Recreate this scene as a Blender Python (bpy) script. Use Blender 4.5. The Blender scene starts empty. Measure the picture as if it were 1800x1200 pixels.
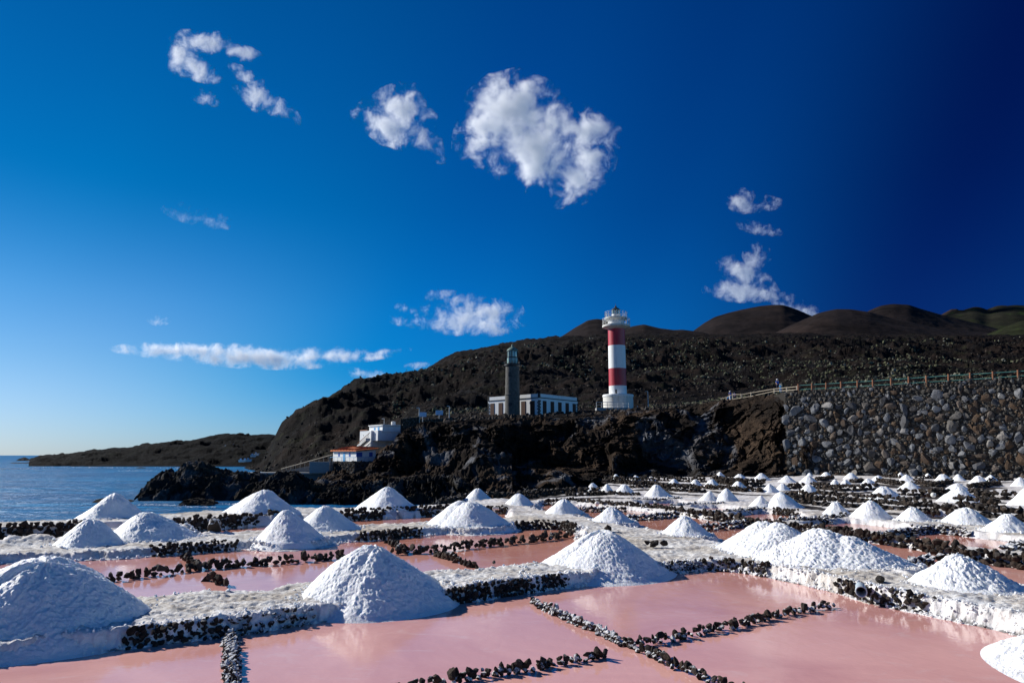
import bpy, bmesh, math, random
import numpy as np
from mathutils import Vector

random.seed(7)
RNG = np.random.default_rng(11)
SC = bpy.context.scene
COL = SC.collection
PI = math.pi

# ------------------------------------------------------------------ camera, sky, sun, exposure
CAMZ, FPX = 2.3, 1200.0
PITCH = math.radians(9.46)
cam = bpy.data.cameras.new('camera')
cam.sensor_width = 36.0
cam.lens = 24.0
cam.clip_start = 0.1
cam.clip_end = 90000
cam_o = bpy.data.objects.new('camera', cam)
COL.objects.link(cam_o)
cam_o.location = (0, 0, CAMZ)
cam_o.rotation_euler = (PI / 2 + PITCH, 0, 0)
SC.camera = cam_o

SUN_AZ, SUN_EL = math.radians(-63), math.radians(28)      # azimuth from +Y, clockwise positive
SUN = Vector((math.sin(SUN_AZ) * math.cos(SUN_EL), math.cos(SUN_AZ) * math.cos(SUN_EL), math.sin(SUN_EL)))
sl = bpy.data.lights.new('sun', 'SUN')
sl.energy = 4.6
sl.angle = math.radians(0.5)
sl.color = (1.0, 0.965, 0.9)
so = bpy.data.objects.new('sun', sl)
COL.objects.link(so)
so.rotation_euler = SUN.to_track_quat('Z', 'Y').to_euler()

W = bpy.data.worlds.new('World')
SC.world = W
W.use_nodes = True
nt = W.node_tree
nt.nodes.clear()
def wn(t, **k):
    n = nt.nodes.new(t)
    for a, b in k.items(): setattr(n, a, b)
    return n
sky = wn('ShaderNodeTexSky', sky_type='NISHITA', sun_disc=False)
sky.sun_elevation = SUN_EL
sky.sun_rotation = SUN_AZ
sky.air_density = 1.0
sky.dust_density = 0.35
sky.ozone_density = 2.5
sky.altitude = 50
tc = wn('ShaderNodeTexCoord')
dot = wn('ShaderNodeVectorMath', operation='DOT_PRODUCT')
dot.inputs[1].default_value = SUN
nt.links.new(tc.outputs['Generated'], dot.inputs[0])
# polarising filter: the sky is darkest at right angles to the sun
pol = wn('ShaderNodeValToRGB')
e = pol.color_ramp.elements
e[0].position = 0.0; e[0].color = (0.45, 0.80, 1.0, 1)  # low stops: sky behind the camera, brightened as fill for shaded salt
e[1].position = 1.0; e[1].color = (0.006, 0.24, 0.46, 1)
for p, c in ((0.18, (0.25, 0.62, 0.90, 1)), (0.33, (0.03, 0.26, 0.58, 1)), (0.44, (0.001, 0.050, 0.22, 1)), (0.515, (0.001, 0.038, 0.195, 1)), (0.67, (0.001, 0.19, 0.48, 1)), (0.77, (0.001, 0.255, 0.56, 1)), (0.88, (0.001, 0.31, 0.56, 1)), (0.93, (0.001, 0.30, 0.53, 1)), (0.98, (0.003, 0.25, 0.48, 1))):
    x = e.new(p); x.color = c
pol.color_ramp.interpolation = 'EASE'
mr = wn('ShaderNodeMapRange')
mr.inputs['From Min'].default_value = -1
mr.inputs['From Max'].default_value = 1
nt.links.new(dot.outputs['Value'], mr.inputs['Value'])
nt.links.new(mr.outputs[0], pol.inputs[0])
# the filter bites less in the milky band low over the sea
sep = wn('ShaderNodeSeparateXYZ')
nt.links.new(tc.outputs['Generated'], sep.inputs[0])
hz = wn('ShaderNodeMapRange', interpolation_type='SMOOTHSTEP')
hz.inputs['From Min'].default_value = -0.05
hz.inputs['From Max'].default_value = 0.36
hz.inputs['To Min'].default_value = 1.0
hz.inputs['To Max'].default_value = 0.0
nt.links.new(sep.outputs['Z'], hz.inputs['Value'])
mx0 = wn('ShaderNodeMix', data_type='RGBA')
sunside = wn('ShaderNodeMapRange', interpolation_type='SMOOTHSTEP')
sunside.inputs['From Min'].default_value = 0.60
sunside.inputs['From Max'].default_value = 0.84
sunside.inputs['To Min'].default_value = 0.03
sunside.inputs['To Max'].default_value = 1.0
nt.links.new(dot.outputs['Value'], sunside.inputs['Value'])
hm = wn('ShaderNodeMath', operation='MULTIPLY')
nt.links.new(hz.outputs[0], hm.inputs[0])
nt.links.new(sunside.outputs[0], hm.inputs[1])
nt.links.new(hm.outputs[0], mx0.inputs['Factor'])
nt.links.new(pol.outputs[0], mx0.inputs['A'])
mx0.inputs['B'].default_value = (0.34, 0.43, 0.60, 1)
low = wn('ShaderNodeMapRange', interpolation_type='SMOOTHSTEP')
low.inputs['From Min'].default_value = -0.02
low.inputs['From Max'].default_value = 0.13
low.inputs['To Min'].default_value = 0.85
low.inputs['To Max'].default_value = 0.0
nt.links.new(sep.outputs['Z'], low.inputs['Value'])
mx1 = wn('ShaderNodeMix', data_type='RGBA')
nt.links.new(low.outputs[0], mx1.inputs['Factor'])
nt.links.new(mx0.outputs['Result'], mx1.inputs['A'])
mx1.inputs['B'].default_value = (0.27, 0.39, 0.70, 1)
mul = wn('ShaderNodeMix', data_type='RGBA', blend_type='MULTIPLY')
mul.inputs['Factor'].default_value = 1
nt.links.new(sky.outputs[0], mul.inputs['A'])
nt.links.new(mx1.outputs['Result'], mul.inputs['B'])
zr = wn('ShaderNodeValToRGB')
ez = zr.color_ramp.elements
ez[0].position = 0.0; ez[0].color = (1.0, 1.0, 1.0, 1)
ez[1].position = 1.0; ez[1].color = (0.5, 0.50, 0.68, 1)
for p, c in ((0.20, (1.0, 1.0, 1.0, 1)), (0.34, (0.8, 0.84, 0.90, 1)), (0.52, (0.6, 0.74, 0.88, 1))):
    x = ez.new(p); x.color = c
nt.links.new(sep.outputs['Z'], zr.inputs[0])
mul2 = wn('ShaderNodeMix', data_type='RGBA', blend_type='MULTIPLY')
mul2.inputs['Factor'].default_value = 1
nt.links.new(mul.outputs['Result'], mul2.inputs['A'])
nt.links.new(zr.outputs[0], mul2.inputs['B'])
bg = wn('ShaderNodeBackground')
bg.inputs['Strength'].default_value = 0.112
wo = wn('ShaderNodeOutputWorld')
nt.links.new(mul2.outputs['Result'], bg.inputs['Color'])
nt.links.new(bg.outputs[0], wo.inputs['Surface'])

SC.view_settings.view_transform = 'Standard'
SC.view_settings.look = 'None'
SC.view_settings.exposure = 0.5
SC.view_settings.gamma = 1.0
SC.view_settings.use_curve_mapping = False
SC.render.engine = 'CYCLES'
SC.cycles.max_bounces = 8
SC.cycles.diffuse_bounces = 3
SC.cycles.glossy_bounces = 3
SC.cycles.transmission_bounces = 4
SC.cycles.volume_bounces = 12
SC.cycles.transparent_max_bounces = 8
SC.cycles.use_denoising = True
SC.cycles.volume_step_rate = 1.0
SC.cycles.volume_max_steps = 160

# ------------------------------------------------------------------ numbers
CP, SP = math.cos(PITCH), math.sin(PITCH)
def ray(u, v):
    a, b = u - 900.0, 600.0 - v
    return np.array([a, FPX * CP - b * SP, FPX * SP + b * CP])
def pt(u, v, Y):
    d = ray(u, v); return np.array([0, 0, CAMZ]) + d * (Y / d[1])
def gp(u, v, z=0.0):
    d = ray(u, v); t = (z - CAMZ) / d[2]; return np.array([0, 0, CAMZ]) + d * t
def ptv(u, v, Y):
    u, v, Y = np.broadcast_arrays(np.asarray(u, float), np.asarray(v, float), np.asarray(Y, float))
    dy = FPX * CP - (600 - v) * SP; dz = FPX * SP + (600 - v) * CP
    t = Y / dy
    return np.stack([(u - 900) * t, Y, CAMZ + dz * t], -1)
def px(p):
    """metres per photo pixel at point p"""
    return (p[1] * CP + (p[2] - CAMZ) * SP) / FPX

_T = RNG.random((64, 64, 64)).astype(np.float32) * 2 - 1
def vnoise(p):
    p = np.asarray(p, np.float64)
    i = np.floor(p).astype(np.int64); f = (p - i)
    f = f * f * f * (f * (f * 6 - 15) + 10)
    i0 = i & 63; i1 = (i + 1) & 63
    x0, y0, z0 = i0[..., 0], i0[..., 1], i0[..., 2]; x1, y1, z1 = i1[..., 0], i1[..., 1], i1[..., 2]
    fx, fy, fz = f[..., 0], f[..., 1], f[..., 2]
    def L(a, b, t): return a + (b - a) * t
    return L(L(L(_T[x0, y0, z0], _T[x1, y0, z0], fx), L(_T[x0, y1, z0], _T[x1, y1, z0], fx), fy),
             L(L(_T[x0, y0, z1], _T[x1, y0, z1], fx), L(_T[x0, y1, z1], _T[x1, y1, z1], fx), fy), fz)
def fbm(p, oct=4, lac=2.07, gain=0.5, ridged=False):
    p = np.asarray(p, np.float64); s = 0; a = 1.0; tot = 0
    for k in range(oct):
        n = vnoise(p + 17.3 * k)
        if ridged: n = 1 - 2 * np.abs(n)
        s = s + a * n; tot += a; a *= gain; p = p * lac
    return s / tot
def sstep(a, b, x):
    t = np.clip((x - a) / (b - a), 0, 1); return t * t * (3 - 2 * t)

def make_mesh(name, V, F, mats=None, smooth=False, link=True, parent=None, midx=None):
    V = np.asarray(V, np.float32).reshape(-1, 3); F = np.asarray(F, np.int32)
    me = bpy.data.meshes.new(name)
    me.vertices.add(len(V)); me.vertices.foreach_set('co', V.ravel())
    n = F.shape[1]
    me.loops.add(F.size); me.loops.foreach_set('vertex_index', F.ravel())
    me.polygons.add(len(F))
    me.polygons.foreach_set('loop_start', np.arange(0, F.size, n, dtype=np.int32))
    me.polygons.foreach_set('loop_total', np.full(len(F), n, np.int32))
    me.polygons.foreach_set('use_smooth', np.full(len(F), smooth, bool))
    if midx is not None: me.polygons.foreach_set('material_index', np.asarray(midx, np.int32))
    me.update(calc_edges=True); me.validate()
    for m in (mats if isinstance(mats, (list, tuple)) else [mats]):
        if m: me.materials.append(m)
    if not link: return me
    o = bpy.data.objects.new(name, me); COL.objects.link(o)
    if parent: o.parent = parent
    return o
def gridfaces(nr, nc, keep=None):
    i = np.arange(nr * nc).reshape(nr, nc)
    F = np.stack([i[:-1, :-1], i[:-1, 1:], i[1:, 1:], i[1:, :-1]], -1).reshape(-1, 4)
    return F if keep is None else F[keep]
def compact(V, F):
    used = np.unique(F); m = np.zeros(len(V), np.int64); m[used] = np.arange(len(used))
    return V[used], m[F]

def tag(o, label=None, cat=None, group=None, kind=None):
    if label: o['label'] = label
    if cat: o['category'] = cat
    if group: o['group'] = group
    if kind: o['kind'] = kind
    return o
def empty(name, loc=(0, 0, 0), rz=0.0, label=None, cat=None, group=None):
    o = bpy.data.objects.new(name, None); COL.objects.link(o)
    o.empty_display_size = 0.3
    o.location = Vector([float(c) for c in loc]); o.rotation_euler = (0, 0, rz)
    return tag(o, label, cat, group)

class MB:
    """collects boxes, tubes and lathes, builds ONE mesh object"""
    def __init__(s): s.bm = bmesh.new()
    def box(s, c, d, rz=0.0, taper=1.0):
        x, y, z = d[0] / 2, d[1] / 2, d[2] / 2; ca, sa = math.cos(rz), math.sin(rz); vs = []
        for sz, k in ((-1, 1), (1, taper)):
            for sx, sy in ((-1, -1), (1, -1), (1, 1), (-1, 1)):
                a, b = sx * x * k, sy * y * k
                vs.append(s.bm.verts.new((c[0] + a * ca - b * sa, c[1] + a * sa + b * ca, c[2] + sz * z)))
        for f in ((0, 3, 2, 1), (4, 5, 6, 7), (0, 1, 5, 4), (1, 2, 6, 5), (2, 3, 7, 6), (3, 0, 4, 7)): s.bm.faces.new([vs[i] for i in f])
        return s
    def hexa(s, p):
        vs = [s.bm.verts.new(q) for q in p]
        for f in ((0, 3, 2, 1), (4, 5, 6, 7), (0, 1, 5, 4), (1, 2, 6, 5), (2, 3, 7, 6), (3, 0, 4, 7)): s.bm.faces.new([vs[i] for i in f])
        return s
    def lathe(s, prof, n=32, c=(0, 0, 0), a0=0, a1=2 * PI, cap=True):
        full = abs(a1 - a0 - 2 * PI) < 1e-6; rings = []
        for r, z in prof:
            rings.append([s.bm.verts.new((c[0] + r * math.cos(a0 + (a1 - a0) * k / n), c[1] + r * math.sin(a0 + (a1 - a0) * k / n), c[2] + z)) for k in range(n if full else n + 1)])
        m = len(rings[0])
        for A, B in zip(rings, rings[1:]):
            for k in range(m if full else m - 1): s.bm.faces.new((A[k], A[(k + 1) % m], B[(k + 1) % m], B[k]))
        if cap and full:
            if prof[0][0] > 1e-4: s.bm.faces.new(rings[0][::-1])
            if prof[-1][0] > 1e-4: s.bm.faces.new(rings[-1])
        return s
    def tube(s, a, b, r, n=8, r2=None):
        a, b = Vector([float(t) for t in a]), Vector([float(t) for t in b]); d = (b - a).normalized()
        x = d.orthogonal().normalized(); y = d.cross(x); r2 = r if r2 is None else r2
        R = [[s.bm.verts.new(p + (x * math.cos(2 * PI * k / n) + y * math.sin(2 * PI * k / n)) * q) for k in range(n)] for p, q in ((a, r), (b, r2))]
        for k in range(n): s.bm.faces.new((R[0][k], R[0][(k + 1) % n], R[1][(k + 1) % n], R[1][k]))
        s.bm.faces.new(R[0][::-1]); s.bm.faces.new(R[1]); return s
    def build(s, name, mat, parent=None, smooth=False, bevel=0.0):
        bmesh.ops.recalc_face_normals(s.bm, faces=s.bm.faces)
        me = bpy.data.meshes.new(name); s.bm.to_mesh(me); s.bm.free()
        if smooth:
            me.polygons.foreach_set('use_smooth', [True] * len(me.polygons))
        me.materials.append(mat)
        if smooth:
            try: me.set_sharp_from_angle(angle=math.radians(35))
            except Exception: pass
        o = bpy.data.objects.new(name, me); COL.objects.link(o)
        if parent: o.parent = parent
        if bevel:
            m = o.modifiers.new('bevel', 'BEVEL'); m.width = bevel; m.segments = 2; m.limit_method = 'ANGLE'
        return o

# ------------------------------------------------------------------ materials
class NT:
    def __init__(s, name):
        s.m = bpy.data.materials.new(name); s.m.use_nodes = True; s.t = s.m.node_tree; s.t.nodes.clear()
        s.out = s.n('ShaderNodeOutputMaterial'); s.b = s.n('ShaderNodeBsdfPrincipled'); s.l(s.b.outputs[0], s.out.inputs[0])
    def n(s, t, **k):
        x = s.t.nodes.new(t)
        for a, b in k.items(): setattr(x, a, b)
        return x
    def l(s, a, b): s.t.links.new(a, b)
    def coord(s, scale=(1, 1, 1), obj=True):
        tcn = s.n('ShaderNodeTexCoord'); mp = s.n('ShaderNodeMapping'); mp.inputs['Scale'].default_value = scale
        s.l(tcn.outputs['Object'] if obj else tcn.outputs['Generated'], mp.inputs[0]); return mp.outputs[0]
    def world(s, scale=(1, 1, 1)):
        g = s.n('ShaderNodeNewGeometry'); mp = s.n('ShaderNodeMapping'); mp.inputs['Scale'].default_value = scale
        s.l(g.outputs['Position'], mp.inputs[0]); return mp.outputs[0]
    def noise(s, vec, scale, detail=4, rough=0.55, dist=0.0):
        x = s.n('ShaderNodeTexNoise'); x.inputs['Scale'].default_value = scale; x.inputs['Detail'].default_value = detail
        x.inputs['Roughness'].default_value = rough; x.inputs['Distortion'].default_value = dist
        if vec: s.l(vec, x.inputs['Vector'])
        return x.outputs['Fac']
    def voro(s, vec, scale, feature='F1', out='Distance'):
        x = s.n('ShaderNodeTexVoronoi', feature=feature); x.inputs['Scale'].default_value = scale; s.l(vec, x.inputs['Vector']); return x.outputs[out]
    def ramp(s, fac, stops):
        r = s.n('ShaderNodeValToRGB'); e = r.color_ramp.elements
        while len(e) > len(stops): e.remove(e[-1])
        while len(e) < len(stops): e.new(0.5)
        for q, (p, c) in zip(e, stops):
            q.position = p; q.color = (c[0], c[1], c[2], 1) if isinstance(c, (tuple, list)) else (c, c, c, 1)
        s.l(fac, r.inputs[0]); return r.outputs[0]
    def mix(s, f, a, b, blend='MIX'):
        x = s.n('ShaderNodeMix', data_type='RGBA', blend_type=blend)
        for sock, val in ((x.inputs['Factor'], f), (x.inputs['A'], a), (x.inputs['B'], b)):
            if hasattr(val, 'is_output'): s.l(val, sock)
            elif isinstance(val, (int, float)): sock.default_value = val if sock.type == 'VALUE' else (val, val, val, 1)
            else: sock.default_value = (*val, 1)
        return x.outputs['Result']
    def math(s, op, a, b=0.0, c=None):
        x = s.n('ShaderNodeMath', operation=op)
        for k, val in enumerate((a, b) if c is None else (a, b, c)):
            if hasattr(val, 'is_output'): s.l(val, x.inputs[k])
            else: x.inputs[k].default_value = val
        return x.outputs[0]
    def bump(s, h, strength=0.5, dist=0.02, prev=None):
        x = s.n('ShaderNodeBump'); x.inputs['Strength'].default_value = strength; x.inputs['Distance'].default_value = dist
        s.l(h, x.inputs['Height'])
        if prev: s.l(prev, x.inputs['Normal'])
        s.l(x.outputs[0], s.b.inputs['Normal']); return x.outputs[0]
    def set(s, col=None, rough=None, spec=None, metal=None):
        if col is not None:
            if hasattr(col, 'is_output'): s.l(col, s.b.inputs['Base Color'])
            else: s.b.inputs['Base Color'].default_value = (*col, 1)
        if rough is not None:
            if hasattr(rough, 'is_output'): s.l(rough, s.b.inputs['Roughness'])
            else: s.b.inputs['Roughness'].default_value = rough
        if spec is not None: s.b.inputs['Specular IOR Level'].default_value = spec
        if metal is not None: s.b.inputs['Metallic'].default_value = metal
        return s.m
def plain(name, col, rough=0.6, spec=0.4, var=0.15, scale=3.0, metal=0.0, streak=0.0):
    t = NT(name); v = t.world()
    f = t.noise(v, scale, 5, 0.6); f2 = t.noise(v, scale * 9, 3, 0.6)
    c = t.mix(t.ramp(f, ((0.3, 0.0), (0.7, 1.0))), tuple(x * (1 - var) for x in col), tuple(min(1, x * (1 + var * 0.5)) for x in col))
    c = t.mix(t.ramp(f2, ((0.55, 0.0), (0.75, 0.5))), c, tuple(x * (1 - 2 * var) for x in col))
    if streak:
        st_ = t.noise(t.world((1.0, 1.0, 0.10)), 1.9, 6, 0.7)
        c = t.mix(t.ramp(st_, ((0.50, 0.0), (0.68, streak))), c, (0.34, 0.25, 0.17))
    return t.set(c, rough, spec, metal)

def salt_material():
    t = NT('salt'); v = t.world()
    f = t.noise(v, 1.3, 5, 0.6)
    c = t.mix(t.ramp(f, ((0.35, 0.0), (0.75, 1.0))), (0.90, 0.91, 0.92), (0.85, 0.86, 0.87))
    n2 = t.noise(v, 22, 4, 0.65)
    c = t.mix(t.ramp(n2, ((0.64, 0.0), (0.9, 0.3))), c, (0.68, 0.67, 0.66))
    t.set(c, 0.55, 0.35)
    wv = t.n('ShaderNodeVectorMath', operation='ADD'); t.l(v, wv.inputs[0])
    wn2 = t.n('ShaderNodeTexNoise'); wn2.inputs['Scale'].default_value = 12; wn2.inputs['Detail'].default_value = 3; t.l(v, wn2.inputs['Vector'])
    ws = t.n('ShaderNodeVectorMath', operation='SCALE'); ws.inputs['Scale'].default_value = 0.10; t.l(wn2.outputs['Color'], ws.inputs[0]); t.l(ws.outputs[0], wv.inputs[1])
    v1 = t.math('SUBTRACT', 1.0, t.voro(wv.outputs[0], 26, 'SMOOTH_F1')); v2 = t.math('SUBTRACT', 1.0, t.voro(wv.outputs[0], 62))
    hh = t.math('ADD', t.math('MULTIPLY', v1, 0.6), t.math('MULTIPLY', v2, 0.35))
    b = t.bump(hh, 0.55, 0.035)
    t.bump(t.noise(v, 95, 4, 0.85), 0.55, 0.018, b)
    t.b.inputs['Subsurface Weight'].default_value = 0.25; t.b.inputs['Subsurface Radius'].default_value = (0.03, 0.035, 0.05); t.b.inputs['Subsurface Scale'].default_value = 1.0
    return t.m
def crust_material():
    """walked-on salt crust of the causeways"""
    t = NT('salt_crust'); v = t.world()
    n1 = t.noise(t.world((0.5, 1.3, 1.0)), 1.1, 8, 0.66, 0.6)
    n2 = t.noise(v, 6.0, 6, 0.7)
    n3 = t.noise(t.world((0.6, 2.4, 2.4)), 9.0, 5, 0.7)
    c = t.mix(t.ramp(n1, ((0.36, 0.0), (0.60, 1.0))), (0.80, 0.80, 0.79), (0.42, 0.37, 0.31))
    c = t.mix(t.ramp(n2, ((0.50, 0.0), (0.72, 0.75))), c, (0.84, 0.845, 0.85))
    c = t.mix(t.ramp(n3, ((0.50, 0.0), (0.62, 0.75))), c, (0.30, 0.25, 0.20))
    att = t.n('ShaderNodeAttribute', attribute_name='dirt')
    c = t.mix(att.outputs['Fac'], c, t.mix(t.ramp(n2, ((0.4, 0.0), (0.62, 1.0))), (0.58, 0.50, 0.38), (0.30, 0.25, 0.19)))
    att2 = t.n('ShaderNodeAttribute', attribute_name='rim')
    c = t.mix(t.math('MULTIPLY', att2.outputs['Fac'], t.ramp(n2, ((0.3, 0.55), (0.6, 1.0)))), c, (0.86, 0.83, 0.84))
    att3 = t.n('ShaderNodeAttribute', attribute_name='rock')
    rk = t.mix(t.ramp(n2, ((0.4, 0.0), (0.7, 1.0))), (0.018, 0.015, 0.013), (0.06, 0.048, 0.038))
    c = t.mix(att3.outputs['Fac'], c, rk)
    t.set(c, 0.75, 0.25)
    b = t.bump(n2, 0.6, 0.05)
    t.bump(t.noise(v, 38, 4, 0.7), 0.6, 0.02, b)
    return t.m
def pan_water_material():
    t = NT('brine'); v = t.world()
    f = t.noise(v, 0.35, 6, 0.6, 0.8)
    g = t.n('ShaderNodeNewGeometry'); sp = t.n('ShaderNodeSeparateXYZ'); t.l(g.outputs['Position'], sp.inputs[0])
    far = t.n('ShaderNodeMapRange'); t.l(sp.outputs['Y'], far.inputs['Value'])
    far.inputs['From Min'].default_value = 12; far.inputs['From Max'].default_value = 20
    nearc = t.mix(t.ramp(f, ((0.35, 0.0), (0.65, 1.0))), (0.64, 0.31, 0.275), (0.82, 0.44, 0.375))
    farc = t.mix(t.ramp(f, ((0.35, 0.0), (0.65, 1.0))), (0.60, 0.24, 0.17), (0.72, 0.33, 0.235))
    c = t.mix(far.outputs[0], nearc, farc)
    sc_ = t.noise(t.world((1.0, 1.8, 1)), 1.1, 7, 0.7, 1.0)
    c = t.mix(t.ramp(sc_, ((0.56, 0.0), (0.70, 0.35))), c, (0.78, 0.60, 0.55))
    t.set(c, 0.02, 0.5)
    t.b.inputs['IOR'].default_value = 1.52
    b = t.bump(t.noise(t.world((1.0, 0.55, 1)), 5.5, 4, 0.6, 0.4), 0.16, 0.02)
    t.bump(t.noise(t.world((0.8, 2.2, 1)), 15.0, 3, 0.5, 0.3), 0.10, 0.008, b)
    return t.m
def sea_material():
    t = NT('sea'); v = t.world()
    n = t.noise(t.world((0.35, 1.0, 1)), 0.035, 5, 0.6)
    c = t.mix(t.ramp(n, ((0.35, 0.0), (0.65, 1.0))), (0.003, 0.10, 0.27), (0.010, 0.22, 0.46))
    r_ = t.noise(t.world((0.16, 1.0, 1)), 0.55, 6, 0.7)  # light and dark of the ripples painted into the sea colour
    c = t.mix(t.ramp(r_, ((0.44, 0.75), (0.56, 0.0))), c, (0.002, 0.04, 0.14))
    c = t.mix(t.ramp(r_, ((0.60, 0.0), (0.72, 0.5))), c, (0.14, 0.42, 0.66))
    t.set(c, 0.34, 0.5); t.b.inputs['IOR'].default_value = 1.13
    b = t.bump(t.noise(t.world((0.55, 1, 1)), 0.35, 6, 0.7, 0.3), 1.0, 1.3)
    t.bump(t.noise(t.world((0.6, 1, 1)), 1.7, 4, 0.6), 0.6, 0.22, b)
    return t.m
def stone_material(name, crust=0.0, tone=1.0, island=True):
    """black lava stone, optionally with a salt crust on top"""
    t = NT(name); v = t.world()
    g = t.n('ShaderNodeNewGeometry')
    if island: rnd = g.outputs['Random Per Island']
    else: rnd = t.n('ShaderNodeObjectInfo').outputs['Random']
    k = tone
    c = t.ramp(rnd, ((0.0, (0.014 * k, 0.012 * k, 0.011 * k)), (0.45, (0.026 * k, 0.020 * k, 0.016 * k)), (0.8, (0.050 * k, 0.034 * k, 0.024 * k)), (1.0, (0.055 * k, 0.052 * k, 0.050 * k))))
    n = t.noise(v, 30, 5, 0.7)
    c = t.mix(t.ramp(n, ((0.45, 0.0), (0.75, 0.8))), c, (0.075 * k, 0.058 * k, 0.046 * k))
    if crust > 0:
        sp = t.n('ShaderNodeSeparateXYZ'); t.l(g.outputs['Normal'], sp.inputs[0])
        n2 = t.noise(v, 9, 5, 0.7)
        f = t.math('ADD', t.math('MULTIPLY', sp.outputs['Z'], 0.35), n2)
        f = t.ramp(f, ((0.92 - crust * 0.55, 0.0), (1.02 - crust * 0.5, 1.0)))
        c = t.mix(f, c, (0.70, 0.70, 0.71))
    t.set(c, 0.9, 0.2)
    t.bump(t.noise(v, 45, 5, 0.75), 0.9, 0.03)
    return t.m
def lava_material(name, base=(0.022, 0.018, 0.016), brown=(0.07, 0.045, 0.028), grey=(0.10, 0.105, 0.115), sc=1.0, green=None, gscale=0.06, bumpd=0.35, gth=(0.60, 0.72)):
    t = NT(name); v = t.world()
    n1 = t.noise(v, 0.09 * sc, 7, 0.65, 0.5); n2 = t.noise(v, 0.35 * sc, 8, 0.7, 0.4); n3 = t.noise(t.world((1, 1, 0.6)), 0.14 * sc, 6, 0.6, 1.2)
    c = t.mix(t.ramp(n1, ((0.42, 0.0), (0.68, 1.0))), base, brown)
    c = t.mix(t.ramp(n2, ((0.40, 0.75), (0.56, 0.0))), c, tuple(x * 0.35 for x in base))
    c = t.mix(t.ramp(n3, (gth[0:1] + (0.0,), gth[1:2] + (0.9,))), c, grey)
    if green:
        n4 = t.noise(v, gscale, 8, 0.75)
        c = t.mix(t.ramp(n4, ((0.54, 0.0), (0.64, 0.8))), c, green)
    t.set(c, 1.0, 0.04)
    b = t.bump(n2, 0.9, bumpd * 2)
    t.bump(t.noise(v, 2.6 * sc, 8, 0.75), 0.9, bumpd * 0.6, b)
    return t.m

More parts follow.
